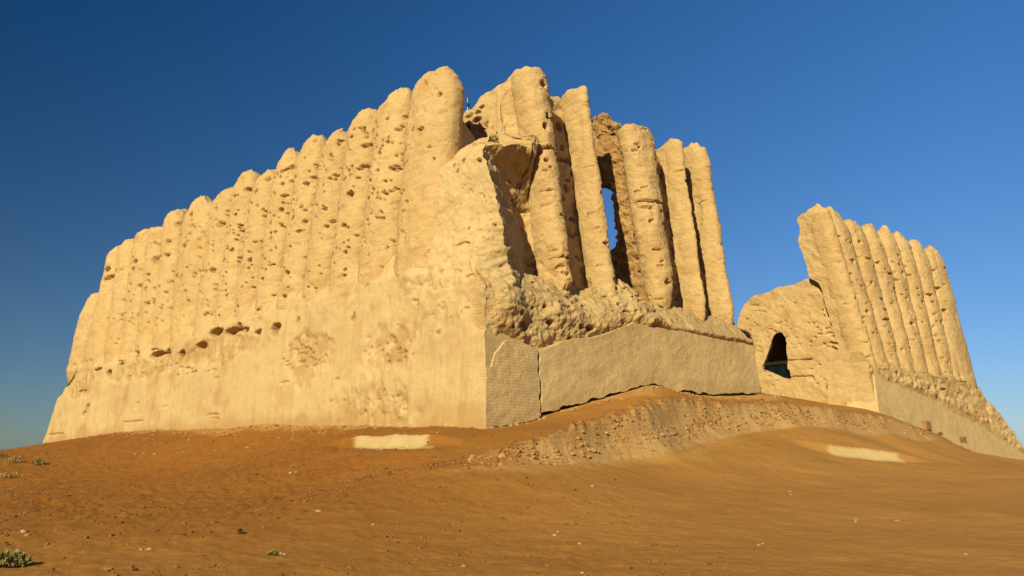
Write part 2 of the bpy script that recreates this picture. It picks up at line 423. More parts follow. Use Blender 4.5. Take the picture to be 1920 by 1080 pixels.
for (x, y, a, b) in CAV: PL.px(LF, 60 + x / 2, 320 + y / 2 + 2, a / 2, b / 2, .5, -.35, 0)
PATCH = [LF.hit(x, y, -.3, 0) + (rx, rz) for x, y, rx, rz in ((585, 680, 1.5, 1.1), (725, 655, 1.7, .9), (712, 770, 2.6, .95), (560, 655, 1.0, .7), (400, 660, 4.5, .7), (280, 690, 5, .6), (150, 720, 3, .9))]
def lplinth_post(u, o, z, side):
    if side == 'front':
        q = np.stack([u, z, 0 * z], -1)
        m = np.zeros_like(u)
        for (a, b, rx, rz) in PATCH:
            m = np.maximum(m, sstep(1.25, .75, np.sqrt(((u - a) / rx) ** 2 + ((z - b) / rz) ** 2) + .35 * fbm(q, 1.3, 3, 5)))
        rough = np.maximum(m, sstep(-1.5, -.2, z - ljoin(u) + .5 * fbm(q, .8, 2, 9)) * (.25 + .6 * sstep(-.1, .5, fbm(q, .35, 2, 19)) + .5 * sstep(10, 3, u)))
        o = o - .10 * m + rough * (.05 * fbm(q, 2.2, 4, 21, .6))
        qs = np.stack([u * 2.4, z * .3, 0 * z], -1)
        o = o - .022 * np.clip(fbm(qs, 1.0, 4, 66) - .1, 0, 1) - .012 * np.clip(fbm(qs, 3.0, 2, 67), 0, 1)      # rain runnels
        bulge = sstep(9, 3, u) * sstep(5.0, 6.6, z)
        o = o + bulge * (.12 * fbm(q, 1.1, 3, 33))
    return u, o, z
def ldirt(u, z):
    q = np.stack([u, z, 0 * z], -1); d = z - ground_l(u)
    m = np.zeros_like(u)
    for (a, b, rx, rz) in PATCH:
        m = np.maximum(m, sstep(1.25, .6, np.sqrt(((u - a) / rx) ** 2 + ((z - b) / rz) ** 2) + .35 * fbm(q, 1.3, 3, 5)))
    return .8 * sstep(.75, .0, d + .45 * fbm(q, .5, 4, 77)) + .85 * m * np.clip(.6 + fbm(q, 2.5, 3, 78), 0, 1) + .25 * np.clip(fbm(q * np.array([.4, 1.6, 1]), .9, 4, 79), 0, 1) + .28 * np.clip(fbm(q * np.array([2.4, .3, 1]), 1.0, 4, 66) - .12, 0, 1)
o = block('plinth', LF, None, M_PLASTER, lplinth_u0, lambda z: lu_end(z), lambda u: ground_l(u) - .7, lambda u: ljoin(u) + 1.7 - 2.4 * sstep(1.6, .5, u), lplinth_front,
          lambda u, z: lplinth_front(u, z) - 2.6, 900, 24, 150, (.04, .008), (.5, 2.5), 50, PL, 0.0, dirt=ldirt, post=lplinth_post, uw=np.linspace(0, 1, 900) ** 1.25)
FORT_PARTS.append(o)
o['label'] = 'smooth pale clay plaster base with worn brown patches'

LCT = [(196,580),(214,520),(240,492),(300,462),(345,425),(390,414),(412,410),(450,385),(486,358),(526,342),(570,306),(616,286),(665,268),(718,232),(777,205),(820,195),(840,225),(852,262),(866,300)]
lct = lin([LF.hit(x, y, LF.axis - .5) for x, y in LCT])
uL14 = LF.hit(866, 200)[0]
o = block('wall_core', LF, None, M_COL, uL14 + .1, 42.2, 5.2, lct, lambda u, z: LF.axis - .15 - LF.lean * (z - 7.4), lambda u, z: LF.axis - 2.4 - .02 * (z - 7.4), 500, 24, 120, (.07, .03), (.8, 3.2), 71, LP)
FORT_PARTS.append(o)

# corner: buttress and the set-back wall above it
bl_ = lin([(LF.hit(x, y, LF.axis)[1], LF.hit(x, y, LF.axis)[0]) for x, y in ((848, 262), (835, 520))])
ztb = LF.hit(880, 262, LF.axis + .3)[1]
BP = Pits()
for (x, y, a, b) in [(875,460,13,4),(868,300,3,8),(850,310,3,5),(902,300,4,4),(880,430,3,3),(920,420,2,3),(858,320,3,4),(895,520,8,3),(930,540,6,4)]: BP.px(LF, x, y, a, b, .22, LF.axis + .4)
for i in range(60): BP.px(LF, rng.uniform(848, 950), rng.uniform(330, 560), rng.uniform(1, 3), rng.uniform(1, 2.2), .08, LF.axis + .4)
def butt_front(u, z):
    f = butt_flat(u, z); k = np.clip((u - arris(z)) / .75, 0, 1)
    return f - np.maximum(f - arris_o(z), 0) * (1 - k) ** 1.3
def butt_flat(u, z): return LF.axis + .42 - LF.lean * (z - 7.4) + .25 * sstep(10.5, 7.6, z) + .12 * sstep(8.3, 7.3, z) * sstep(6.2, 7.0, z) - .35 * sstep(6.7, 5.9, z) - .5 * sstep(ztb - .9, ztb + .1, z)
def butt_post(u, o, z, side):
    e_ = sstep(1.2, 0, u - arris(z)); P0 = np.stack([z * 0 + 3.3, o * .6, z], -1)
    u = u + e_ * (.16 * fbm(P0, 1.1, 3, 93) + .06 * fbm(P0, 4.5, 2, 94))          # a broken, wavering edge
    P_ = np.stack([u, o, z], -1)
    z = z + (.58 + .25 * fbm(P_, 1.6, 3, 91)) * np.clip(LF.axis - .1 - LF.lean * (z - 7.4) - o, 0, 2.0) * sstep(11.6, 12.8, z)        # fallen brick sloping up to the wall behind
    return u + .55 * np.clip(arris_o(z) - o, 0, 4) * sstep(1.5, 0, u - arris(z)) , o, z
o = block('corner_buttress', LF, None, M_PLASTER, lambda z: arris(z), lambda z: bl_(z) + .3, 5.6, ztb, butt_front, lambda u, z: LF.axis - 2.2 + 0 * z, 170, 60, 200, (.07, .03), (.9, 4), 90, BP, .12, post=butt_post)
FORT_PARTS.append(o)
UWT = [(858,262),(866,230),(872,203),(880,203),(886,198),(893,190),(900,176),(908,170),(918,166),(930,158),(945,150),(955,140),(965,126),(985,122),(1010,125)]
uwt_t = LF.axis - 2.65
uwt = lin([LF.hit(x, y, uwt_t) for x, y in UWT])
uA, uB = LF.hit(1000, 200, uwt_t)[0], LF.hit(852, 230, uwt_t)[0]
UP = Pits()
for (x, y, a, b, d) in [(948,163,6,4,.4),(944,239,5,5,.45),(960,190,3,5,.2),(963,207,4,4,.2),(986,231,3,3,.2),(926,240,4,3,.15),(903,201,4,3,.25),(880,218,7,3,.2),(892,225,9,4,.25),(903,243,10,5,.2),(890,232,6,3,.2),(910,232,5,3,.2),(896,212,5,3,.15),(932,215,2,6,.1),(867,247,12,11,1.2)]:
    UP.px(LF, x, y, a, b, d, uwt_t)
o = block('wall_core', LF, None, M_COL, LF.hit(990, 200, uwt_t)[0], uB, ztb - .9, uwt, lambda u, z: uwt_t - LF.lean * (z - 7.4), lambda u, z: uwt_t - 1.6 + 0 * z, 150, 24, 120, (.06, .025), (.9, 3.5), 95, UP, .2)
FORT_PARTS.append(o)

# right face -----------------------------------------------------------------
RCOL = [  # left edge top/bottom, right edge top/bottom, crown, dome power, dome height
    (((990,205),(1030,470)), ((1040,205),(1080,545)), (1000,118), 3.0, .8),
    (((1080,205),(1116,480)), ((1108,205),(1164,570)), (1085,156), 2.6, 1.0),
    (((1178,275),(1213,463)), ((1232,258),(1272,560)), (1205,231), 3.2, .7),
    (((1257,276),(1303,600)), ((1281,276),(1326,600)), (1262,254), 2.2, 1.3),
    (((1301,294),(1355,610)), ((1330,294),(1382,610)), (1305,265), 2.2, 1.3)]
RLEFT, RFRONT = RF.axis + .12, RF.axis + .5
rb = []
for i, (a, b, pk, dm, dh) in enumerate(RCOL):
    L_, R_ = tuple(RF.hit(*p, RLEFT) for p in a), tuple(RF.hit(*p, RFRONT) for p in b)
    rb.append((L_, R_))
    zp = RF.hit(*pk, RF.axis + .5)[1]
    o = pilaster(RF, None, L_, R_, zp, min(L_[1][1], R_[1][1]) - 1.0, RP, .62, 300 + i * 9, dm, dh, k=1.04, p=2.15, nth=130, dz=.045, back=(1.1, .9, .75, 1.1, 1.1)[i], wob=1.25)
    FORT_PARTS.append(o)
rjoin = lin([RF.hit(x, y, -.5, 0) for x, y in ((985, 545), (1060, 570), (1110, 590), (1190, 560), (1250, 605), (1310, 615), (1380, 632))])
ground_r = lin([RF.hit(x, y, 0, 0) for x, y in ((912, 806), (1005, 792), (1020, 780), (1100, 756), (1180, 736), (1235, 719), (1262, 732), (1330, 741), (1430, 740))])
ftop = lin([RF.hit(x, y, -.3, 0) for x, y in ((912, 690), (920, 660), (938, 638), (975, 640), (1005, 655), (1018, 655), (1060, 640), (1110, 632), (1160, 617), (1190, 604), (1210, 609), (1300, 626), (1385, 640), (1414, 648), (1424, 665))])
uRend = RF.hit(1432, 738, 0, 0)[0]
def rbase_front(u, z):
    zf = ftop(u); zj = rjoin(u)
    c = RF.axis + .95 - RF.lean * (zj - 7.4)
    f0 = -.42 - .30 * sstep(.8, .15, u)
    mid = f0 + (c - f0) * np.clip((z - zf) / np.maximum(zj - zf, .3), 0, 1)
    return np.where(z <= zf, f0 - .04 * (z - zf) * 0, np.where(z <= zj, mid + .15 * np.sin(np.clip((z - zf) / np.maximum(zj - zf, .3), 0, 1) * math.pi), c - .9 * (z - zj)))
def rbase_post(u, o, z, side):
    wgt = np.clip((o + 2.4) / 1.4, 0, 1)
    q = np.stack([u, z, 0 * z], -1)
    m = sstep(-.3, .3, z - ftop(u)) * sstep(13, 9, u) + .25
    n1 = fbm(q, 1.5, 4, 17, .6)
    d = .22 * sstep(3.2, 1.0, u) * sstep(-.2, .5, z - ftop(u)) * sstep(8.1, 6.9, z)
    d = d + np.clip(m, 0, 1) * (.14 * fbm(q, .8, 2, 16) + .06 * n1 + .035 * fbm(q, 4.5, 4, 27, .65) - .03)
    return u, o + wgt * d, z
o = block('eroded_base', RF, None, M_RUBBLE, lambda z: .14 + .03 * (z - ZC), lambda z: uRend - .25 + 0 * z, lambda u: ground_r(u) - .8, lambda u: rjoin(u) + 1.0, rbase_front, lambda u, z: -3.2 + 0 * z, 420, 20, 190, (.05, .03), (.9, 4), 120, RP, 0, post=rbase_post)
FORT_PARTS.append(o)

# facing panels of the right face
ucr = RF.hit(1012, 720, -.15, 0)[0]
def panel_front(u, z): return -.07 * (z - ZC) - .01
def panel_dirt(u, z):
    q = np.stack([u * 2.6, z * .28, 0 * z], -1); q2 = np.stack([u, z, 0 * z], -1)
    run = np.clip(fbm(q, 1.0, 4, 88) - .05, 0, 1) * sstep(-2.6, -.1, z - ftop(u))
    foot_ = sstep(.75, .05, z - ground_r(u) + .35 * fbm(q2, 1.3, 3, 89))
    return .75 * run + .6 * foot_ + .5 * np.clip(fbm(q2, .9, 4, 90) - .2, 0, 1)
def panel(name, mat, u0, u1, seed):
    def zb(u):
        q = np.stack([u, 0 * u, 0 * u], -1)
        return ground_r(u) + .07 + .06 * fbm(q, 2.2, 3, 8)
    def zt(u):
        q = np.stack([u, 0 * u, 0 * u], -1)
        return ftop(u) + .05 * fbm(q, 1.5, 3, 4)
    return block(name, RF, None, mat, u0, u1, zb, zt, panel_front, lambda u, z: panel_front(u, z) - .34, max(60, int((u1(5) - u0(3)) / .04)) if callable(u0) else 200, 8, 110, (.035, .012), (.5, 3), seed, None, .02, dirt=panel_dirt)
jag = lambda z: .03 * np.sin(z * 5.1) + .02 * np.sin(z * 13.7)
o = panel('brick_facing', M_BRICKF, lambda z: .05 * np.maximum(z - ZC, 0) + .03 + 0 * z, lambda z: ucr - .05 + jag(z), 130)
o['label'] = 'narrow panel of small mud bricks'; FORT_PARTS.append(o)
o = panel('plaster_facing', M_FACING, lambda z: ucr + .05 + jag(z + .2), lambda z: uRend - .02 * np.maximum(z - 4.4, 0) + .03 * np.sin(z * 4), 131)
o['label'] = 'long grey brown clay facing over a dark gap at its foot'; FORT_PARTS.append(o)

# wall behind the right columns: near block (behind the first two columns) and the block beyond the split
u0n, u2 = RF.hit(975, 300)[0], RF.hit(1118, 300)[0]
uR1 = rb[0][0][0][0]
(_u1, _z1), (_u2, _z2) = rb[0][0]
def seam1(z): return _u2 + (_u1 - _u2) * (z - _z2) / (_z1 - _z2)
ztn = lin([(1.0, RF.hit(940, 264, RF.axis + .6)[1]), (uR1 - .02, RF.hit(985, 262, RF.axis + .6)[1]), (uR1 + .15, RF.hit(975, 160, RF.axis)[1])] + [RF.hit(x, y, RF.axis - .6) for x, y in ((985, 150), (1000, 150), (1040, 165), (1064, 185), (1090, 190), (1112, 215))])
o = block('wall_core', RF, None, M_COL, 1.3, lambda z: rb[1][1][1][0] + (rb[1][1][0][0] - rb[1][1][1][0]) * (z - rb[1][1][1][1]) / (rb[1][1][0][1] - rb[1][1][1][1]) - .2, 5.0, ztn, lambda u, z: RF.axis - .75 + (1.85 * np.clip((z - 10.4) / 3.1, 0, 1) ** 1.4 * sstep(14.2, 13.85, z) - .45) * sstep(.35, -.25, u - seam1(z)) - RF.lean * (z - 7.4), lambda u, z: RF.axis - 2.5 + 0 * z, 160, 24, 200, (.10, .06), (.9, 3.5), 140, RP)  # front leans out as a lip, shaped to keep sun off the recess
FORT_PARTS.append(o)
u3 = rb[2][0][1][0] - .05
ztf = lin([(u3 - .2, RF.hit(1150, 205, RF.axis - 1.8)[1])] + [RF.hit(x, y, RF.axis - .6) for x, y in ((1225, 262), (1245, 290), (1290, 305), (1330, 320))])
def gap_u(z):
    (a1, z1), (a2, z2) = rb[2][0]
    return a2 + (a1 - a2) * (z - z2) / (z1 - z2) + .22
o = block('wall_core', RF, None, M_CORE, gap_u, lambda z: rb[4][1][1][0] + .05 + 0 * z, 5.0, ztf, lambda u, z: RF.axis - .6 - RF.lean * (z - 7.4),
          lambda u, z: RF.axis - 2.0 - 1.6 * sstep(13.9, 14.5, z) - 1.2 * sstep(11.3, 10.5, z), 200, 70, 200, (.16, .11), (1.0, 3.6), 150, RP, .3)
o['label'] = 'broken raw brick wall core showing in the split'; FORT_PARTS.append(o)
for o in FORT_PARTS: adopt(o, fort)

# ------------------------------------------------------------------ far wall of the same face
uE = FF.hit(1622, 654)[0]
far = empty('ruined_wall', tuple(FF.P(uE, -1, 4.0)))
tag(far, 'detached fluted mud brick wall with an arched opening, standing apart on the right', 'ruin')
bpy.context.view_layer.update()
FAR = []
FB = [((1543,400),(1630,690)),((1577,415),(1655,690)),((1610,425),(1680,700)),((1642,432),(1705,705)),((1670,440),(1730,705)),((1699,455),(1755,710)),((1727,465),(1779,715)),((1758,478),(1821,714))]
FPK = [(1562,393),(1596,412),(1628,419),(1657,426),(1687,439),(1713,449),(1743,464)]
fb = [(FF.hit(*a), FF.hit(*b)) for a, b in FB]
fb.insert(0, ((fb[0][0][0] - 1.0, fb[0][0][1]), (fb[0][1][0] - .9, fb[0][1][1])))
FPK.insert(0, (1533, 384))
fjoin = lin([x[1] for x in fb])
for i in range(8):
    zp = FF.hit(*FPK[i], FF.axis + .1)[1]
    o = pilaster(FF, None, fb[i], fb[i + 1], zp, fb[i][1][1] - 1.6, FP, .66, 500 + 9 * i, 1.8, (1.2, 1.7, 1.5, 1.8, 1.6, 1.9, 1.7, 1.3)[i], nth=84, dz=.06, k=.97, p=2.2)
    FAR.append(o)
uF0b, uF0t = fb[0][1][0], fb[0][0][0]
fct = lin([FF.hit(x, y, FF.axis - .4) for x, y in ((1520, 392), (1535, 400), (1562, 420), (1596, 440), (1628, 448), (1657, 455), (1687, 465), (1713, 475), (1750, 490))])
zA, zB = 7.5, 15.5
sec = lambda z: uF0b + (uF0t - uF0b) * (z - fb[0][1][1]) / (fb[0][0][1] - fb[0][1][1])
SP = Pits()
o = block('wall_core', FF, None, M_COL, lambda z: sec(z) + .12, lambda z: fb[-1][1][0] - .3 - .03 * (z - 7), 4.0, fct, lambda u, z: FF.axis - .12 - FF.lean * (z - 7.4),
          lambda u, z: FF.axis - FF.lean * (z - 7.4) - 1.1 - .5 * sstep(11.6, 12.2, z) + .35 * sstep(14, 15.6, z), 160, 60, 170, (.08, .035), (.9, 3.4), 160, FP, .3)
FAR.append(o)
# thick cross wall, seen end on, with the arched opening
uX = uF0b - .05
ctp = lin([FF.hit_u(x, y, uX) for x, y in ((1380, 640), (1386, 592), (1395, 570), (1420, 552), (1470, 538), (1510, 529), (1530, 520))])
arch_px = [(1428,692),(1436,672),(1441,655),(1445,638),(1449,630),(1454,625),(1460,622),(1466,623),(1471,630),(1475,643),(1477,662),(1478,690),(1482,694),(1484,712),(1470,709),(1450,700)]
arch = np.array([FF.hit_u(x, y, uX) for x, y in arch_px])
def inside(x, y, poly):
    r = np.zeros(x.shape, bool); n = len(poly); j = n - 1
    for i in range(n):
        (xi, yi), (xj, yj) = poly[i], poly[j]
        r ^= ((yi > y) != (yj > y)) & (x < (xj - xi) * (y - yi) / (yj - yi + 1e-9) + xi); j = i
    return r
CP = [FF.hit_u(x, y, uX) + (r, d) for x, y, r, d in [(1556,729,.18,.5),(1570,715,.10,.3),(1573,745,.10,.3),(1520,709,.16,.2),(1525,712,.07,.25)]]
for i in range(70):
    CP.append(FF.hit_u(rng.normal(1565, 14), rng.normal(620, 40), uX) + (rng.uniform(.05, .12), .18))
for i in range(70):
    CP.append(FF.hit_u(rng.uniform(1400, 1560), rng.uniform(560, 745), uX) + (rng.uniform(.04, .09), .1))
for x0, x1, y in ((1478, 1522, 676), (1484, 1524, 707)):
    for x in np.arange(x0, x1, 2.0): CP.append(FF.hit_u(x, y - (x - x0) * .06, uX) + (.05, .15))
def cross_post(u, o, z, side):
    if side == 'end':
        m = inside(o, z, arch) & (u < uX + 2)
        D = np.zeros_like(u)
        for (a, b, r, d) in CP:
            k = np.sqrt(((o - a) / (r * 1.3)) ** 2 + ((z - b) / r) ** 2); D = np.maximum(D, d * np.clip((1.2 - k) * 2, 0, 1))
        u = u + np.where(u < uX + 2, D, 0)
        cross_post.mask = m
    return u, o, z
zgx = FF.hit_u(1560, 770, uX)[1]
o = block('cross_wall', FF, None, M_COL, uX, uX + 6.5, zgx - 1.2, lambda u: 30.0 + 0 * u, lambda u, z: -.9 - .13 * (z - 4), lambda u, z: -7.2 + 0 * z, 40, 230, 260, (.10, .07), (.8, 3.2), 170, None, 0,
          post=cross_post) if False else None
# built directly so that its top can follow the broken outline across its depth
def cross_wall():
    nw, nh = 200, 230
    ov = np.linspace(-1.9, FF.hit_u(1378, 620, uX)[0] - 1.0, nw); hv = np.linspace(0, 1, nh)
    V, Q, UV, EX = [], [], [], []; base = 0
    def top(o): return np.where(o > arch[:, 0].max() + 4, 12, ctp(o))
    zb = zgx - 1.2
    def emit(u, o, z, flip, uvs):
        nonlocal base
        P = FF.P(u, o, z)
        u = u + .10 * fbm(P, .7, 2, 171) + .03 * fbm(P, 3.2, 3, 172); z = z + (.10 * fbm(P, 1.2, 3, 173)) * sstep(zb + 2, zb + 5, z); o = o + .08 * fbm(P, .9, 3, 174)
        if uvs == 'f': u, o, z = cross_post(u, o, z, 'end')
        P = FF.P(u, o, z); V.append(P.reshape(-1, 3)); UV.append(np.stack([o, z], -1).reshape(-1, 2)); EX.append(np.clip(fbm(P, .7, 3, 175) - .15, 0, .6).ravel())
        q = grid_faces(u.shape[0], u.shape[1], base)
        if uvs == 'f': q = q[~cross_post.mask.ravel()[q - base].all(1)]        # the opening
        Q.append(q[:, ::-1] if flip else q); base += u.size
    O, H = np.meshgrid(ov, hv, indexing='ij')
    near_ = np.linspace(1, 0, nw)[:, None] ** 2
    Z = zb + (top(O) - zb) * H
    emit(uX + 0 * Z, O - .15 * (Z - 5) * near_, Z, False, 'f'); emit(uX + 7.0 + 0 * Z, O, Z, True, 'b')
    O, W = np.meshgrid(ov, np.linspace(0, 1, 60), indexing='ij')
    emit(uX + 7.0 * W, O, top(O), False, 't')
    W, H = np.meshgrid(np.linspace(0, 1, 40), hv, indexing='ij')
    ring = arch.mean(0) + (np.concatenate([np.stack([np.interp(np.linspace(0, 1, 8)[:-1], [0, 1], [a[k], b[k]]) for k in (0, 1)], 1) for a, b in zip(arch, np.roll(arch, -1, 0))]) - arch.mean(0)) * 1.06
    ring = np.concatenate([ring, ring[:1]])
    for ub in (None,):                                                      # vaulted passage behind it, its flare added to keep sun off the walls
        D_, I_ = np.meshgrid(np.concatenate([np.linspace(.02, 1.2, 20), np.linspace(1.3, 6.6, 30)]), np.arange(len(ring)), indexing='ij')
        G_ = 1 + 1.3 * sstep(.25, 1.1, D_); c_ = arch.mean(0)
        emit(uX + D_, c_[0] + (ring[I_, 0] - c_[0]) * G_, c_[1] + (ring[I_, 1] - c_[1]) * G_, False, 'p')
    o_ = np.full_like(W, ov[-1]); emit(uX + 7 * W, o_, zb + (top(o_) - zb) * H, False, 's')
    return make_mesh('cross_wall', np.concatenate(V), np.concatenate(Q), M_COL, None, np.concatenate(UV), {'expo': np.concatenate(EX)})
FAR.append(cross_wall())
# base of the far wall: rough shoulder, smooth facing with its pale pier end
u_f0 = FF.hit(1648, 768, 0, 0)[0]
ground_f = lin([FF.hit(x, y, 0, 0) for x, y in ((1572, 770), (1650, 772), (1700, 792), (1745, 815), (1800, 838), (1850, 856), (1908, 858))])
fftop = lin([FF.hit(x, y, -.2, 0) for x, y in ((1612, 652), (1640, 704), (1700, 722), (1770, 752), (1850, 802), (1885, 835), (1908, 856))])
fend = lin([(FF.hit(x, y, -.2, 0)[1], FF.hit(x, y, -.2, 0)[0]) for x, y in ((1822, 714), (1842, 728), (1868, 772), (1886, 805), (1910, 858))])
def fbase_front(u, z):
    zj = fjoin(u); fj = -.2 * (zj - 4)
    return np.where(z <= zj, -.2 * (z - 4) - .12, fj - .12 - .8 * (z - zj))
def fpost(u, o, z, side):
    q = np.stack([u, z, 0 * z], -1); m = sstep(-.1, .3, z - fftop(u)) * np.clip((o + 2.4) / 1.4, 0, 1)
    return u, o + m * (.10 * fbm(q, 1.3, 2, 61) + .07 * fbm(q, 3.5, 3, 62, .6) + .10), z
o = block('eroded_base', FF, None, M_RUBBLE, lambda z: u_f0 + .15 + .10 * (z - 4), fend, lambda u: ground_f(u) - 1, lambda u: fjoin(u) + 1.0, fbase_front, lambda u, z: -3.0 + 0 * z, 260, 24, 120, (.06, .03), (.8, 3), 180, FP, 0, post=fpost)
FAR.append(o)
u_pier = lin([(FF.hit(x, y, 0, .2, 4)[1], FF.hit(x, y, 0, .2, 4)[0]) for x, y in ((1648, 768), (1640, 704), (1613, 652))])
o = block('plaster_facing', FF, None, M_FACING, u_pier, lambda z: fend(z) - .1, lambda u: ground_f(u) - 1, lambda u: np.where(u < u_f0 + 1.2, FF.hit(1612, 652, -.2, 0)[1] + (FF.hit(1640, 704, -.2, 0)[1] - FF.hit(1612, 652, -.2, 0)[1]) * np.clip((u - u_f0) / 1.2, 0, 1), fftop(u)),
          lambda u, z: -.2 * (z - 4), lambda u, z: np.where(u < u_f0 + 1.3, -1.9 + .15 * (z - 4), -.2 * (z - 4) - .5), 240, 40, 80, (.03, .012), (.5, 3), 190, None, .05)
FAR.append(o)
for o in FAR: adopt(o, far)

# ------------------------------------------------------------------ ground
def tps(pts, smooth=.002):
    pts = np.array(pts); X = pts[:, :2] / 20; n = len(X)
    def K(r2): return .5 * r2 * np.log(r2 + 1e-12)
    d2 = ((X[:, None] - X[None]) ** 2).sum(-1)
    A = np.zeros((n + 3, n + 3)); A[:n, :n] = K(d2) + smooth * np.eye(n); A[:n, n] = 1; A[:n, n + 1:] = X; A[n, :n] = 1; A[n + 1:, :n] = X.T
    b = np.zeros(n + 3); b[:n] = pts[:, 2]; w = np.linalg.solve(A, b)
    def f(x, y):
        x = x / 20; y = y / 20; r = w[n] + w[n + 1] * x + w[n + 2] * y
        for i in range(n): r = r + w[i] * K((x - X[i, 0]) ** 2 + (y - X[i, 1]) ** 2)
        return r
    return f
def onface(face, x, y, off): u, z = face.hit(x, y, off, 0); return tuple(face.P(u, off, z))
lbase = [onface(LF, x, y, 0) for x, y in ((85,833),(200,815),(350,806),(500,796),(600,798),(700,802),(800,805),(908,806))]
rbase = [onface(RF, x, y, 0) for x, y in ((925,805),(1005,793),(1022,781),(1100,757),(1180,737),(1235,720),(1262,733),(1330,742),(1430,742))]
fbase = [onface(FF, x, y, 0) for x, y in ((1575,772),(1650,774),(1700,794),(1745,816),(1800,840),(1850,857),(1906,859))]
edge_px = [(640,903,21.6),(700,892,21.5),(770,878,21.3),(850,860,21.1),(960,836,21.6),(1050,815,22.5),(1150,782,24.9),(1240,757,26.6),(1320,756,29.6),(1400,757,31.6),(1480,760,33.5),(1550,765,35),(1650,780,39),(1720,803,42),(1800,835,47.5)]
bot_px  = [(640,905,21.4),(700,895,21.2),(770,885,20.9),(850,876,20.4),(960,872,20.6),(1050,870,21.7),(1150,862,24.0),(1240,848,25.3),(1320,826,28.6),(1400,808,30.7),(1480,801,32.6),(1550,800,34.2),(1650,806,38),(1720,824,41.3),(1800,846,46.7)]
EDGE = np.array([at(*p) for p in edge_px]); BOT = np.array([at(*p) for p in bot_px])
fore = [at(*p) for p in [(0,1080,10.6),(480,1080,10.5),(960,1080,10.5),(1440,1080,10.5),(1920,1080,10.6),(0,1000,15),(480,1000,15),(960,1000,15),(1440,1000,15),(1920,1000,15),
        (0,940,21),(400,935,21),(600,920,20),(1200,935,19),(1600,935,20),(1920,930,21),(0,890,32),(250,875,33),(450,850,31),(650,840,25),(800,835,23),(0,852,52),(40,842,62),(1250,880,24),(1450,875,25.5),(1650,875,28),(1900,880,29),(1850,862,42),(1910,861,47),(1450,838,28.5),(1560,842,30.5),(1700,850,36)]]
around = [(0,0,0),(0,-20,-.6),(-20,0,-.3),(20,0,-.2),(-40,20,-.3),(40,25,.2),(-60,60,1.0),(65,70,.3),(0,60,4),(15,75,3),(-25,85,2),(30,90,2.5),(60,95,0),(-70,95,0)]
W_ = tps(fore + lbase + fbase[2:] + [tuple(b) for b in BOT] + around)
U_ = tps(fore[:10] + lbase + rbase + fbase + [tuple(b) for b in EDGE] + around)
MIDL = (EDGE + BOT) / 2; WID = np.maximum(np.linalg.norm((EDGE - BOT)[:, :2], axis=1), .3)
def bankf(x, y):
    best = np.full(x.shape, 1e9); f = np.zeros(x.shape)
    for i in range(len(MIDL) - 1):
        a, b = MIDL[i, :2], MIDL[i + 1, :2]; d = b - a; l2 = d @ d
        t0 = ((x - a[0]) * d[0] + (y - a[1]) * d[1]) / l2; t = np.clip(t0, 0, 1)
        dx, dy = x - a[0] - t * d[0], y - a[1] - t * d[1]; r2 = dx * dx + dy * dy
        cr = (d[0] * dy - d[1] * dx) / math.sqrt(l2)
        w = WID[i] * (1 - t) + WID[i + 1] * t
        g = .5 + np.sign(cr) * np.sqrt(r2) / w
        m = r2 < best; best = np.where(m, r2, best); f = np.where(m, g, f)
    return f
TRENCH = [at(x, y, d) for x, y, d in ()]
FOOT = [(-3.9, 25.0, 1.22, .16, -.78), (13.5, 30.5, 1.5, .16, .12)]      # x, y, half length, height, skew
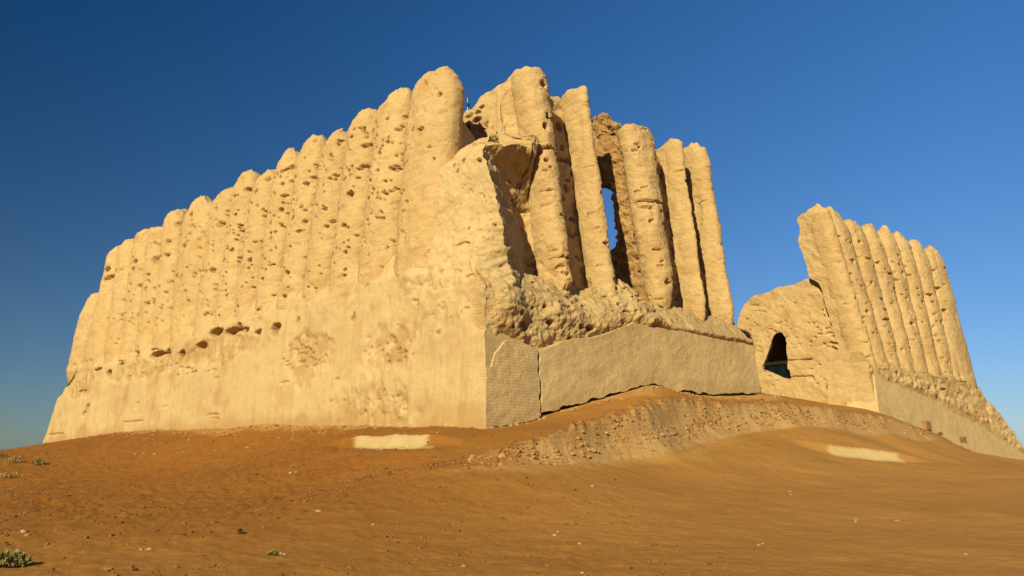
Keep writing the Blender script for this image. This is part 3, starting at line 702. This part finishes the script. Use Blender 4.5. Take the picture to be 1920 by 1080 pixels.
def ground_h(x, y, detail=True):
    r = np.sqrt(x * x + y * y)
    P = np.stack([x, y, 0 * x], -1)
    far_ = sstep(75, 160, r)
    near = r < 200
    z = np.zeros_like(x) - 2.5
    xs, ys = x[near], y[near]; foot = np.zeros_like(x)
    w = W_(xs, ys); uu = U_(xs, ys)
    Pn = P[near]
    uu = w + (uu - w) * sstep(-6.5, -4.0, xs)
    f = bankf(xs, ys)
    fn = f + (.16 * fbm(Pn, .5, 2, 201) + .02 * fbm(Pn, 2.5, 3, 202)) * sstep(1.6, .6, np.abs(f - .5))
    S = np.clip(fn, 0, 1)
    S = .55 * sstep(0, 1, S) + .45 * sstep(.62, .98, S)
    zz = w + np.maximum(uu - w, 0) * S
    for (fx0, fy0, hl, hh, sk) in FOOT:
        yy = ys - fy0 - sk * (xs - fx0)
        win = sstep(hl + 1.9, hl - .05, np.abs(xs - fx0))
        zz = zz + (hh * np.clip((yy + .35) / .5, 0, 1) * sstep(3.4, 1.2, yy) - .12 * sstep(-1.4, -.35, yy) * sstep(.15, -.3, yy)) * win
        yw = yy + .10 * vnoise(Pn, 2.5, 230) + .06 * vnoise(Pn, 7, 231)
        foot[near] = np.maximum(foot[near], sstep(-.95, -.30, yw + .12 * vnoise(Pn, 1.3, 234)) * sstep(.17, .13, yy) * sstep(hl + .15, hl - .15, np.abs(xs - fx0) + .25 * sk * (xs > fx0) + .30 * vnoise(Pn, 1.6, 232) + .12 * vnoise(Pn, 5, 233)))
    face_ = sstep(-.1, .15, fn) * sstep(1.08, .9, fn) * sstep(.05, .5, uu - w)
    lip = sstep(.8, .95, fn) * sstep(1.5, 1.1, fn) * sstep(.05, .4, uu - w)
    if detail:
        amp = sstep(2, 12, r[near])
        rough = .5 + .5 * vnoise(Pn, .12, 210)
        zz = zz + amp * (.05 * fbm(Pn, .25, 2, 211) + (.015 + .012 * rough) * fbm(Pn, 1.6, 3, 212) + (.005 + .006 * rough) * vnoise(Pn, 6, 214) + face_ * (.04 * fbm(Pn, 1.1, 2, 215) + .022 * fbm(Pn, 7, 3, 216)))
        left = sstep(2, -6, xs) * sstep(14, 20, ys)
        zz = zz + left * (.035 * np.maximum(fbm(Pn, 3.0, 3, 217) - .1, 0) + .018 * fbm(Pn, 6, 2, 218))
        c = np.maximum(vnoise(Pn, 3.3, 219) - .45, 0) * lip; zz = zz + .35 * c - .25 * np.maximum(vnoise(Pn, 2.6, 221) - .25, 0) * lip
    base = np.where(far_[near] > 0, zz * (1 - far_[near]) - 2.5 * far_[near], zz)
    z[near] = base
    pale = np.zeros_like(x); lipa = np.zeros_like(x); pale[near] = face_; lipa[near] = lip
    return z, pale, lipa, foot
def gz(x, y): return float(ground_h(np.array([float(x)]), np.array([float(y)]))[0][0])

def gm():
    m, nt, b = nodes_of('brown_soil')
    geo = nt.nodes.new('ShaderNodeNewGeometry'); pos = geo.outputs['Position']
    big = noise_node(nt, pos, .09, 5, .6); mid = noise_node(nt, pos, .7, 6, .65); fine = noise_node(nt, pos, 7, 5, .7); grit = noise_node(nt, pos, 38, 3, .7)
    mp = nt.nodes.new('ShaderNodeMapping'); mp.inputs['Scale'].default_value = (.16, .8, 1); mp.inputs['Rotation'].default_value = (0, 0, -.25); nt.links.new(pos, mp.inputs[0])
    stk = noise_node(nt, mp.outputs[0], .8, 5, .6)
    c = mix(nt, ramp(nt, big, .35, .65), (.345, .148, .026), (.42, .186, .036))
    c = mix(nt, ramp(nt, mid, .52, .75, 0, .6), c, (.28, .115, .022))
    c = mix(nt, ramp(nt, stk, .55, .75, 0, .5), c, (.49, .235, .055))
    c = mix(nt, ramp(nt, fine, .62, .78, 0, .7), c, (.20, .082, .018))
    c = mix(nt, ramp(nt, grit, .66, .76, 0, .5), c, (.55, .30, .12))
    a1 = nt.nodes.new('ShaderNodeAttribute'); a1.attribute_name = 'pale'
    c = mix(nt, math_n(nt, 'MULTIPLY', a1.outputs['Fac'], ramp(nt, mid, .3, .6, 1.0, .55)), c, (.56, .345, .125))
    a5 = nt.nodes.new('ShaderNodeAttribute'); a5.attribute_name = 'red'
    c = mix(nt, math_n(nt, 'MULTIPLY', a5.outputs['Fac'], ramp(nt, mid, .3, .7, 1.0, .6)), c, mix(nt, ramp(nt, fine, .4, .62), (.285, .105, .013), (.20, .066, .009)))
    a2 = nt.nodes.new('ShaderNodeAttribute'); a2.attribute_name = 'lip'
    c = mix(nt, math_n(nt, 'MULTIPLY', a2.outputs['Fac'], ramp(nt, fine, .45, .6, 0, .85)), c, (.20, .085, .025))
    a3 = nt.nodes.new('ShaderNodeAttribute'); a3.attribute_name = 'sand'
    c = mix(nt, math_n(nt, 'MULTIPLY', a3.outputs['Fac'], ramp(nt, mid, .3, .65, 1.0, .5)), c, (.52, .285, .075))
    a4 = nt.nodes.new('ShaderNodeAttribute'); a4.attribute_name = 'foot'
    c = mix(nt, math_n(nt, 'MULTIPLY', a4.outputs['Fac'], ramp(nt, mid, .3, .7, 1.0, .7)), c, (.58, .42, .18))
    c = mix(nt, 1.0, c, (ALB, ALB, ALB), 'MULTIPLY')
    nt.links.new(c, b.inputs['Base Color'])
    sp = nt.nodes.new('ShaderNodeSeparateXYZ'); nt.links.new(pos, sp.inputs[0]); cb = nt.nodes.new('ShaderNodeCombineXYZ')
    wob = noise_node(nt, pos, .8, 3)
    nt.links.new(math_n(nt, 'ADD', sp.outputs[0], math_n(nt, 'MULTIPLY', sp.outputs[1], .35)), cb.inputs[0]); nt.links.new(math_n(nt, 'ADD', sp.outputs[2], math_n(nt, 'MULTIPLY', wob, .5)), cb.inputs[1])
    bk = nt.nodes.new('ShaderNodeTexBrick'); bk.inputs['Scale'].default_value = 1; bk.inputs['Brick Width'].default_value = .36; bk.inputs['Row Height'].default_value = .15
    bk.inputs['Mortar Size'].default_value = .02; bk.inputs['Mortar Smooth'].default_value = .5; bk.inputs['Color1'].default_value = (1, 1, 1, 1); bk.inputs['Color2'].default_value = (.6, .6, .6, 1); bk.inputs['Mortar'].default_value = (0, 0, 0, 1)
    nt.links.new(cb.outputs[0], bk.inputs['Vector'])
    bkh = math_n(nt, 'MULTIPLY', math_n(nt, 'MULTIPLY', bk.outputs['Color'], a1.outputs['Fac']), .8)
    h = math_n(nt, 'ADD', bkh, math_n(nt, 'ADD', math_n(nt, 'MULTIPLY', fine, 1.2), math_n(nt, 'MULTIPLY', grit, .5)))
    bp = nt.nodes.new('ShaderNodeBump'); bp.inputs['Strength'].default_value = .7; bp.inputs['Distance'].default_value = .04
    nt.links.new(h, bp.inputs['Height']); nt.links.new(bp.outputs[0], b.inputs['Normal'])
    return m
M_SOIL = gm()
az = np.concatenate([np.linspace(-180, -48, 60)[:-1], np.linspace(-48, 48, 820), np.linspace(48, 180, 60)[1:-1]]) * math.pi / 180
rr = np.concatenate([[.2], np.geomspace(.8, 8, 30)[:-1], np.geomspace(8, 60, 520)[:-1], np.geomspace(60, 7000, 90)])
A_, R_ = np.meshgrid(az, rr, indexing='ij')
gx, gy = np.sin(A_) * R_, np.cos(A_) * R_
gzv, gpale, glip, gfoot = ground_h(gx, gy)
# pale blown clay along the foot of the walls
fx = (gx - CORNER[0]) * RF.n[0] + (gy - CORNER[1]) * RF.n[1]; fu = (gx - CORNER[0]) * RF.dir[0] + (gy - CORNER[1]) * RF.dir[1]
Pg = np.stack([gx, gy, 0 * gx], -1)
sand = sstep(.9, .2, fx + .5 * fbm(Pg, .8, 3, 301)) * sstep(-.5, .5, fx + 1) * sstep(2.2, 4.5, fu) * sstep(24, 18, fu)
lx = (gx - CORNER[0]) * LF.n[0] + (gy - CORNER[1]) * LF.n[1]; lu = (gx - CORNER[0]) * LF.dir[0] + (gy - CORNER[1]) * LF.dir[1]
sand = np.maximum(sand, .9 * sstep(1.0, .15, lx + .5 * fbm(Pg, .7, 3, 302)) * sstep(-.6, 0, lx + .5) * sstep(.5, 1.5, lu))
bf = bankf(gx, gy)
sand = np.maximum(sand, .75 * sstep(-1.0, -.25, bf + .25 * fbm(Pg, .6, 3, 303)) * sstep(.1, 0, bf) * sstep(-3.5, 0, gx) * sstep(11, 7, gx) * (R_ < 45))
sand = np.maximum(sand, .42 * sstep(-3, 9, gx + 2.5 * fbm(Pg, .12, 3, 304)) * sstep(.2, -.2, bf) * (R_ < 80))
gred = .85 * sstep(2.5, -6, gx + 2.0 * fbm(Pg, .15, 3, 305) - .12 * (gy - 20)) * sstep(11, 21, gy + 2 * fbm(Pg, .2, 2, 306)) * (R_ < 90)
gverts = np.stack([gx, gy, gzv], -1)
q = grid_faces(len(az), len(rr), 0, True)
ground = make_mesh('ground', gverts, q, M_SOIL, None, None, {'pale': gpale, 'lip': glip, 'sand': sand, 'foot': gfoot, 'red': gred}, flip=True)
tag(ground, kind='structure')

# ------------------------------------------------------------------ loose things
def on_ground(px, py, d0=8.0, d1=75.0):
    d = ray(px, py); k = np.geomspace(d0, d1, 900)
    h = ground_h(EYE[0] + d[0] * k, EYE[1] + d[1] * k)[0]
    below = EYE[2] + d[2] * k < h
    i = int(np.argmax(below)) if below.any() else len(k) - 1
    return np.array([d[0] * k[i], d[1] * k[i], h[i]])

# stones
def ico(sub=2):
    import bmesh
    bm = bmesh.new(); bmesh.ops.create_icosphere(bm, subdivisions=sub, radius=1)
    v = np.array([x.co[:] for x in bm.verts]); f = np.array([[q.index for q in p.verts] for p in bm.faces]); bm.free(); return v, f
ICO2, ICO1 = ico(3), ico(1)
M_ST_PALE = plain('pale_stone', (.44, .28, .125), .9, .25, 14)
M_ST_DARK = plain('dark_stone', (.055, .030, .018), .8, .4, 14)
M_ST_BROWN = plain('brown_stone', (.25, .11, .030), .95, .3, 9)
def stone(px, py, size, mat, seed, flat=.6, elong=1.3, lift=.15):
    p = on_ground(px, py)
    v = ICO2[0].copy(); n = 1 + .35 * vnoise(v + seed * 3.1, 1.3, seed) + .12 * vnoise(v, 3.5, seed + 1); v = v * n[:, None]
    v = v * np.array([elong, 1, flat]) * size
    a = seed * 1.7; c, s_ = math.cos(a), math.sin(a); v = v @ np.array([[c, s_, 0], [-s_, c, 0], [0, 0, 1]])
    me = make_mesh('stone', v, ICO2[1], mat, smooth=True)
    me.location = p + np.array([0, 0, size * flat * lift]); return me
tag(stone(46, 998, .062, M_ST_PALE, 3), 'larger of two pale stones lying together on the bare soil near the bottom left shrub', 'stone')
tag(stone(53, 1004, .045, M_ST_PALE, 4), 'smaller of two pale stones lying together on the bare soil near the bottom left shrub', 'stone')
tag(stone(449, 996, .042, M_ST_DARK, 5, .8, 1.2, .5), 'small dark stone, upper of a touching pair on the foreground soil', 'stone')
tag(stone(455, 1001, .050, M_ST_DARK, 6, .45, 1.7, .3), 'flat dark stone, lower of a touching pair on the foreground soil', 'stone')
tag(stone(597, 960, .060, M_ST_PALE, 7), 'single pale stone on the soil left of the middle foreground', 'stone')
GS = 'small pale stones scattered on the brown foreground soil'
for k, (x, y, sz) in enumerate([(1040,1004,.03),(1046,998,.03),(1086,1020,.026),(1423,1023,.03),(1430,1020,.022),(1604,974,.03),(1682,977,.034),(1483,928,.036),(1481,922,.03),(1604,978,.024),(525,1040,.034),(534,1040,.028),(345,848,.045),(290,852,.06),(255,852,.05),(270,850,.05),(545,888,.05),(555,886,.04),(1111,912,.045),(870,1062,.022),(265,1031,.03),(280,1031,.03),(700,985,.03),(1092,1075,.022),(1325,1058,.022),(1810,1040,.026)]):
    tag(stone(x, y, sz * 1.1, M_ST_PALE, 20 + k), 'small pale stone scattered on the brown soil', 'stone', GS)
GB = 'brown clods lying on the foreground soil'
for k in range(34):
    x = rng.uniform(5, 1915); y = rng.uniform(880, 1072) if x < 1000 else rng.uniform(930, 1072)
    tag(stone(x, y, rng.uniform(.014, .034), M_ST_BROWN, 60 + k, .7), 'brown clod of earth lying on the foreground soil', 'clod', GB)

# small crumbs of earth: uncountable
def crumbs(name, pos, sizes, mat):
    v0, f0 = ICO1; n = len(pos); V = []; 
    rs = rng.uniform(.6, 1.3, (n, len(v0), 1)); ang = rng.uniform(0, 6.28, n); c, s_ = np.cos(ang), np.sin(ang)
    v = v0[None] * rs * sizes[:, None, None] * np.array([1.25, .9, .7])
    x = v[..., 0] * c[:, None] - v[..., 1] * s_[:, None]; y = v[..., 0] * s_[:, None] + v[..., 1] * c[:, None]
    V = np.stack([x, y, v[..., 2]], -1) + pos[:, None]
    Fc = (f0[None] + (np.arange(n) * len(v0))[:, None, None]).reshape(-1, 3)
    o = make_mesh(name, V.reshape(-1, 3), Fc, mat, smooth=False); tag(o, kind='stuff'); return o
pts = []; sz = []
xx = rng.uniform(-28, 3, 9000); yy = rng.uniform(10, 44, 9000)
den = vnoise(np.stack([xx, yy, 0 * xx], -1), .22, 501) + .6 * vnoise(np.stack([xx, yy, 0 * xx], -1), .9, 502) + .35 * sstep(12, 24, yy) + .3 * sstep(0, -8, xx)
k = (den > .30) & ((xx - CORNER[0]) * LF.n[0] + (yy - CORNER[1]) * LF.n[1] > .2) & (np.abs(xx / yy) < .75)
xx, yy = xx[k], yy[k]
x2 = rng.uniform(-9, 16, 2500); y2 = rng.uniform(8.5, 30, 2500); k2 = vnoise(np.stack([x2, y2, 0 * x2], -1), .3, 503) + .5 * vnoise(np.stack([x2, y2, 0 * x2], -1), 1.2, 504) > .42
x2, y2 = x2[k2], y2[k2]
X, Y = np.concatenate([xx, x2]), np.concatenate([yy, y2])
S_ = np.concatenate([rng.uniform(.010, .028, len(xx)) + .04 * rng.random(len(xx)) ** 6, rng.uniform(.006, .014, len(x2))])
Z_ = ground_h(X, Y)[0] + S_ * .15
tag(crumbs('soil_crumbs', np.stack([X, Y, Z_], -1), S_, M_ST_BROWN), 'fine crumbs of brown earth strewn over the slope', 'earth crumbs', kind='stuff')
# broken edge of the bank: a ragged row of earth lumps
X, Y = [], []
for k in range(2000):
    t = rng.uniform(0, len(EDGE) - 1.001); i = int(t); f = t - i
    e = EDGE[i] * (1 - f) + EDGE[i + 1] * f; b = BOT[i] * (1 - f) + BOT[i + 1] * f
    g = rng.uniform(-.10, .5) ** 1 if rng.random() < .75 else rng.uniform(0, 1.1)
    p = e + (b - e) * g + rng.normal(0, .06, 3); X.append(p[0]); Y.append(p[1])
X, Y = np.array(X), np.array(Y); k = vnoise(np.stack([X, Y, 0 * X], -1), 1.1, 511) + .5 * vnoise(np.stack([X, Y, 0 * X], -1), 3.1, 512) > -.05
X, Y = X[k], Y[k]; S_ = rng.uniform(.02, .06, len(X)) * rng.uniform(.5, 1.1, len(X))
tag(crumbs('bank_crumbs', np.stack([X, Y, ground_h(X, Y)[0] + S_ * .25], -1), S_, M_ST_BROWN), 'crumbling brown lumps along the broken edge of the earth bank', 'earth crumbs', kind='stuff')

M_BANKR = plain('bank_mud_brick', (.42, .235, .085), .95, .25, 8)
X, Y = [], []
for k in range(420):
    t = rng.uniform(3.2, len(EDGE) - 1.6); i = int(t); f = t - i
    e = EDGE[i] * (1 - f) + EDGE[i + 1] * f; b = BOT[i] * (1 - f) + BOT[i + 1] * f
    p = e + (b - e) * rng.beta(1.2, 1.6) + rng.normal(0, .05, 3); X.append(p[0]); Y.append(p[1])
X, Y = np.array(X), np.array(Y); S_ = .02 + .08 * rng.random(len(X)) ** 2.2
tag(crumbs('bank_rubble', np.stack([X, Y, ground_h(X, Y)[0] + S_ * .0], -1), S_, M_BANKR), 'pale broken lumps of mud brick in the face of the earth bank', 'rubble', kind='stuff')

X, Y = [], []
for k in range(900):
    u = rng.uniform(.5, 44) ** 1.0; d = rng.exponential(.45)
    p = LF.P(u, .05 + d, 0); X.append(p[0]); Y.append(p[1])
    if k % 3 == 0:
        p = RF.P(rng.uniform(.2, 17), .05 + rng.exponential(.3), 0); X.append(p[0]); Y.append(p[1])
X, Y = np.array(X), np.array(Y); S_ = .015 + .07 * rng.random(len(X)) ** 3
tag(crumbs('wall_debris', np.stack([X, Y, ground_h(X, Y)[0] + S_ * .2], -1), S_, M_BANKR), 'crumbs of fallen mud brick along the foot of the fortress walls', 'rubble', kind='stuff')

# mud bricks sticking out at the foot of the detached wall's facing
M_BLOCK = plain('brown_mud_brick', (.33, .185, .07), .95, .2, 9)
def brick_block(px, py, du, h, d, label):
    u, z = FF.hit(px, py, .05, 0)
    import bmesh
    bm = bmesh.new(); bmesh.ops.create_cube(bm, size=1)
    bmesh.ops.bevel(bm, geom=bm.edges[:], offset=.03, segments=1, affect='EDGES')
    bmesh.ops.subdivide_edges(bm, edges=bm.edges[:], cuts=3, use_grid_fill=True)
    v = np.array([x.co[:] for x in bm.verts]); 
    bmesh.ops.triangulate(bm, faces=bm.faces[:]); bm.verts.ensure_lookup_table()
    f = np.array([[q.index for q in p.verts] for p in bm.faces]); v = np.array([x.co[:] for x in bm.verts]); bm.free()
    P = FF.P(u + v[:, 0] * du, -.1 + v[:, 1] * d, z + v[:, 2] * h)
    P = P + .04 * np.stack([vnoise(P, 3, 81), vnoise(P, 3, 82), vnoise(P, 3, 83)], -1)
    o = make_mesh('mud_brick', P, f, M_BLOCK, smooth=False); tag(o, label, 'mud brick'); return o
brick_block(1732, 798, .75, .48, .9, 'square brown mud brick set higher at the foot of the detached wall facing')
brick_block(1757, 812, .70, .16, .7, 'flat dark mud brick between two square ones at the foot of the detached wall')
brick_block(1797, 828, .95, .60, .9, 'square brown mud brick lowest at the foot of the detached wall facing')

# dark sheet closing the foot of the arched passage
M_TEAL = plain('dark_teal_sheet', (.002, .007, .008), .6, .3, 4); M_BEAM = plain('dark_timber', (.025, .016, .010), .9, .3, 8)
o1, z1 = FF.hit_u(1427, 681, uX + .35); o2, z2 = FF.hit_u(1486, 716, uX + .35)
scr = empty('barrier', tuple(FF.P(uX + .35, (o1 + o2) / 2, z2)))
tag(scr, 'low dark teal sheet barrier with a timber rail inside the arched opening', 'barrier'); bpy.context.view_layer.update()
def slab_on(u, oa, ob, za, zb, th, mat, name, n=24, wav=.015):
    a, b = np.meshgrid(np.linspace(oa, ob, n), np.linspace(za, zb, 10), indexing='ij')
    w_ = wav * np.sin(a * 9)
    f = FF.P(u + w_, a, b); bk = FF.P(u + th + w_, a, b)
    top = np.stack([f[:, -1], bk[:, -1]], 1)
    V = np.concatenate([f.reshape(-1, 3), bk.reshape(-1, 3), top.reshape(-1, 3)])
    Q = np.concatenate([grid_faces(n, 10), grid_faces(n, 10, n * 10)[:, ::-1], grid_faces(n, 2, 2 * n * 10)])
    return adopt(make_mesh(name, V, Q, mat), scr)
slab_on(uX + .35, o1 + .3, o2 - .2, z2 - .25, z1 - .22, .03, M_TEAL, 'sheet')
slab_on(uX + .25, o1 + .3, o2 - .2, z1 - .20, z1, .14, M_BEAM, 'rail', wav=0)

# thin pale rod in the notch beside the tall left column
pr = CORNER + LF.dir * LF.hit(879, 196, uwt_t)[0] + LF.n * (uwt_t - .7); zr_ = LF.hit(879, 199, uwt_t)[1]
rod = empty('marker_rod', (pr[0], pr[1], zr_ - .3)); tag(rod, 'thin pale rod standing in the notch beside the tallest left column', 'rod'); bpy.context.view_layer.update()
def tube(name, p0, p1, r0, r1, mat, parent, n=10, m=8, bend=0):
    th = np.linspace(0, 2 * math.pi, n, endpoint=False); t = np.linspace(0, 1, m)
    c = np.array(p0)[None] * (1 - t[:, None]) + np.array(p1)[None] * t[:, None]; c[:, 0] += bend * np.sin(t * math.pi)
    rr_ = r0 + (r1 - r0) * t
    V = c[None] + np.stack([np.cos(th)[:, None] * rr_, np.sin(th)[:, None] * rr_, 0 * rr_ * th[:, None]], -1)
    return adopt(make_mesh(name, V.reshape(-1, 3), grid_faces(n, m, 0, True), mat), parent)
M_ROD = plain('pale_rod', (.6, .62, .6), .5, .1); 
tube('pole', (pr[0], pr[1], zr_ - .35), (pr[0] - .02, pr[1], zr_ + .38), .016, .012, M_ROD, rod, bend=.01)
tube('clamp', (pr[0] + .03, pr[1] - .03, zr_ - .02), (pr[0] + .02, pr[1] - .03, zr_ + .12), .07, .045, M_ST_DARK, rod)

# desert shrubs
def leafmat(name, c): 
    m = plain(name, c, .7, .35, 6); return m
M_LEAF = leafmat('olive_leaves', (.27, .225, .07)); M_LEAF2 = leafmat('yellow_green_leaves', (.36, .25, .065)); M_TWIG = plain('dry_twig', (.22, .13, .05), .9)
def shrub(px, py, w, h, n, mat, seed, label):
    p = on_ground(px, py); g = np.random.default_rng(seed)
    root = empty('desert_shrub', tuple(p)); tag(root, label, 'shrub'); bpy.context.view_layer.update()
    ca = g.uniform(0, 2 * math.pi, n); rad = np.sqrt(g.random(n)) * w; hh = h * (1 - .75 * (rad / w) ** 2) * g.uniform(.35, 1.1, n)
    cx = p[0] + np.cos(ca) * rad; cy = p[1] + np.sin(ca) * rad * .8; cz = ground_h(cx, cy)[0] + hh
    L = g.uniform(.5, 1.2, n) * (.045 + .10 * min(w, .6)); d = np.stack([np.cos(ca) * g.uniform(-.4, 1, n), np.sin(ca) * g.uniform(-.4, 1, n), g.uniform(-.1, 1.2, n)], -1); d /= np.linalg.norm(d, axis=1)[:, None]
    sd = np.cross(d, g.normal(size=(n, 3))); sd /= np.linalg.norm(sd, axis=1)[:, None]
    c = np.stack([cx, cy, cz], -1); wd = (L * .16)[:, None]
    V = np.stack([c - sd * wd * .5, c + sd * wd * .5, c + d * L[:, None] * .6 + sd * wd, c + d * L[:, None], c + d * L[:, None] * .6 - sd * wd], 1)
    ix = (np.arange(n) * 5)[:, None]
    T = np.concatenate([ix + np.array([[0, 1, 2]]), ix + np.array([[0, 2, 4]]), ix + np.array([[4, 2, 3]])])
    adopt(make_mesh('leaves', V.reshape(-1, 3), T, mat, smooth=False), root)
    tw = []; fq = []
    for k in range(26):
        a = g.uniform(0, 2 * math.pi); rr1 = w * g.uniform(.3, .95); e = p + np.array([math.cos(a) * rr1, math.sin(a) * rr1 * .8, h * g.uniform(.3, .9)])
        s0 = np.array([-math.sin(a), math.cos(a), 0]) * .006; b0 = len(tw); up = np.array([0, 0, .006])
        s_p = p - np.array([0, 0, .03])
        tw += [s_p - s0, s_p + s0, e + s0 * .4, e - s0 * .4, s_p - up, s_p + up, e + up * .4, e - up * .4]; fq += [[b0, b0 + 1, b0 + 2, b0 + 3], [b0 + 4, b0 + 5, b0 + 6, b0 + 7]]
    adopt(make_mesh('twigs', np.array(tw), np.array(fq), M_TWIG, smooth=False), root)
shrub(16, 1062, .27, .17, 1300, M_LEAF, 1, 'spreading olive green shrub at the bottom left corner of the soil')
shrub(72, 872, .26, .26, 500, M_LEAF, 2, 'small round green shrub casting a dark shadow on the left slope')
shrub(30, 868, .42, .26, 420, M_LEAF2, 3, 'yellowish low shrub on the left slope, beside the round green one')
shrub(4, 858, .22, .26, 260, M_LEAF, 4, 'dark green shrub at the far left edge below the skyline')
shrub(18, 896, .45, .14, 220, M_LEAF2, 5, 'sparse yellowish weed lowest of the group on the left slope')
shrub(509, 1041, .08, .04, 120, M_LEAF, 6, 'tiny green weed on the foreground soil')

# ------------------------------------------------------------------ camera, sky, sun
cam = bpy.data.cameras.new('camera'); co = link(bpy.data.objects.new('camera', cam))
co.location = EYE; co.rotation_euler = (math.pi / 2 + PITCH, 0, 0)
cam.sensor_width = 36; cam.lens = F / 1920 * 36; cam.clip_end = 20000; cam.clip_start = .05
sc.camera = co
SUN_EL = math.radians(27); phi = math.radians(21.5)
sh = LF.n * math.cos(phi) + RF.n * math.sin(phi); sh = sh / np.linalg.norm(sh)
to_sun = np.array([sh[0] * math.cos(SUN_EL), sh[1] * math.cos(SUN_EL), math.sin(SUN_EL)])
sl = bpy.data.lights.new('sun', 'SUN'); so = link(bpy.data.objects.new('sun', sl))
sl.energy = 5.0; sl.angle = math.radians(.5); sl.color = (1, .90, .65)
import mathutils
so.rotation_euler = mathutils.Vector(-to_sun).to_track_quat('-Z', 'Y').to_euler()
so.location = (-20, -30, 30)
w = bpy.data.worlds.new('World'); sc.world = w; w.use_nodes = True
nt = w.node_tree; bg = nt.nodes['Background']
sky = nt.nodes.new('ShaderNodeTexSky'); sky.sky_type = 'NISHITA'; sky.sun_disc = False
sky.sun_elevation = SUN_EL; sky.sun_rotation = math.atan2(to_sun[0], to_sun[1])
sky.air_density = 1.0; sky.dust_density = .3; sky.ozone_density = 2.5; sky.altitude = 200
tc = nt.nodes.new('ShaderNodeTexCoord'); sx = nt.nodes.new('ShaderNodeSeparateXYZ'); nt.links.new(tc.outputs['Generated'], sx.inputs[0])
fxn = ramp(nt, sx.outputs[0], -.55, .50); fzn = ramp(nt, sx.outputs[2], .0, .50)
# polarised evening sky: deep away from the sun on one side, paler on the other
low = mix(nt, fxn, (.36, .44, .52), (.57, .69, .90)); high = mix(nt, fxn, (.06, .32, .55), (.42, .92, 1.36))
tint = mix(nt, fzn, low, high)
nt.links.new(mix(nt, 1.0, sky.outputs[0], tint, 'MULTIPLY'), bg.inputs['Color']); bg.inputs['Strength'].default_value = .059
sc.view_settings.view_transform = 'Standard'; sc.view_settings.look = 'None'
sc.view_settings.exposure = 0.60; sc.view_settings.gamma = 1
sc.cycles.max_bounces = 5; sc.cycles.diffuse_bounces = 3
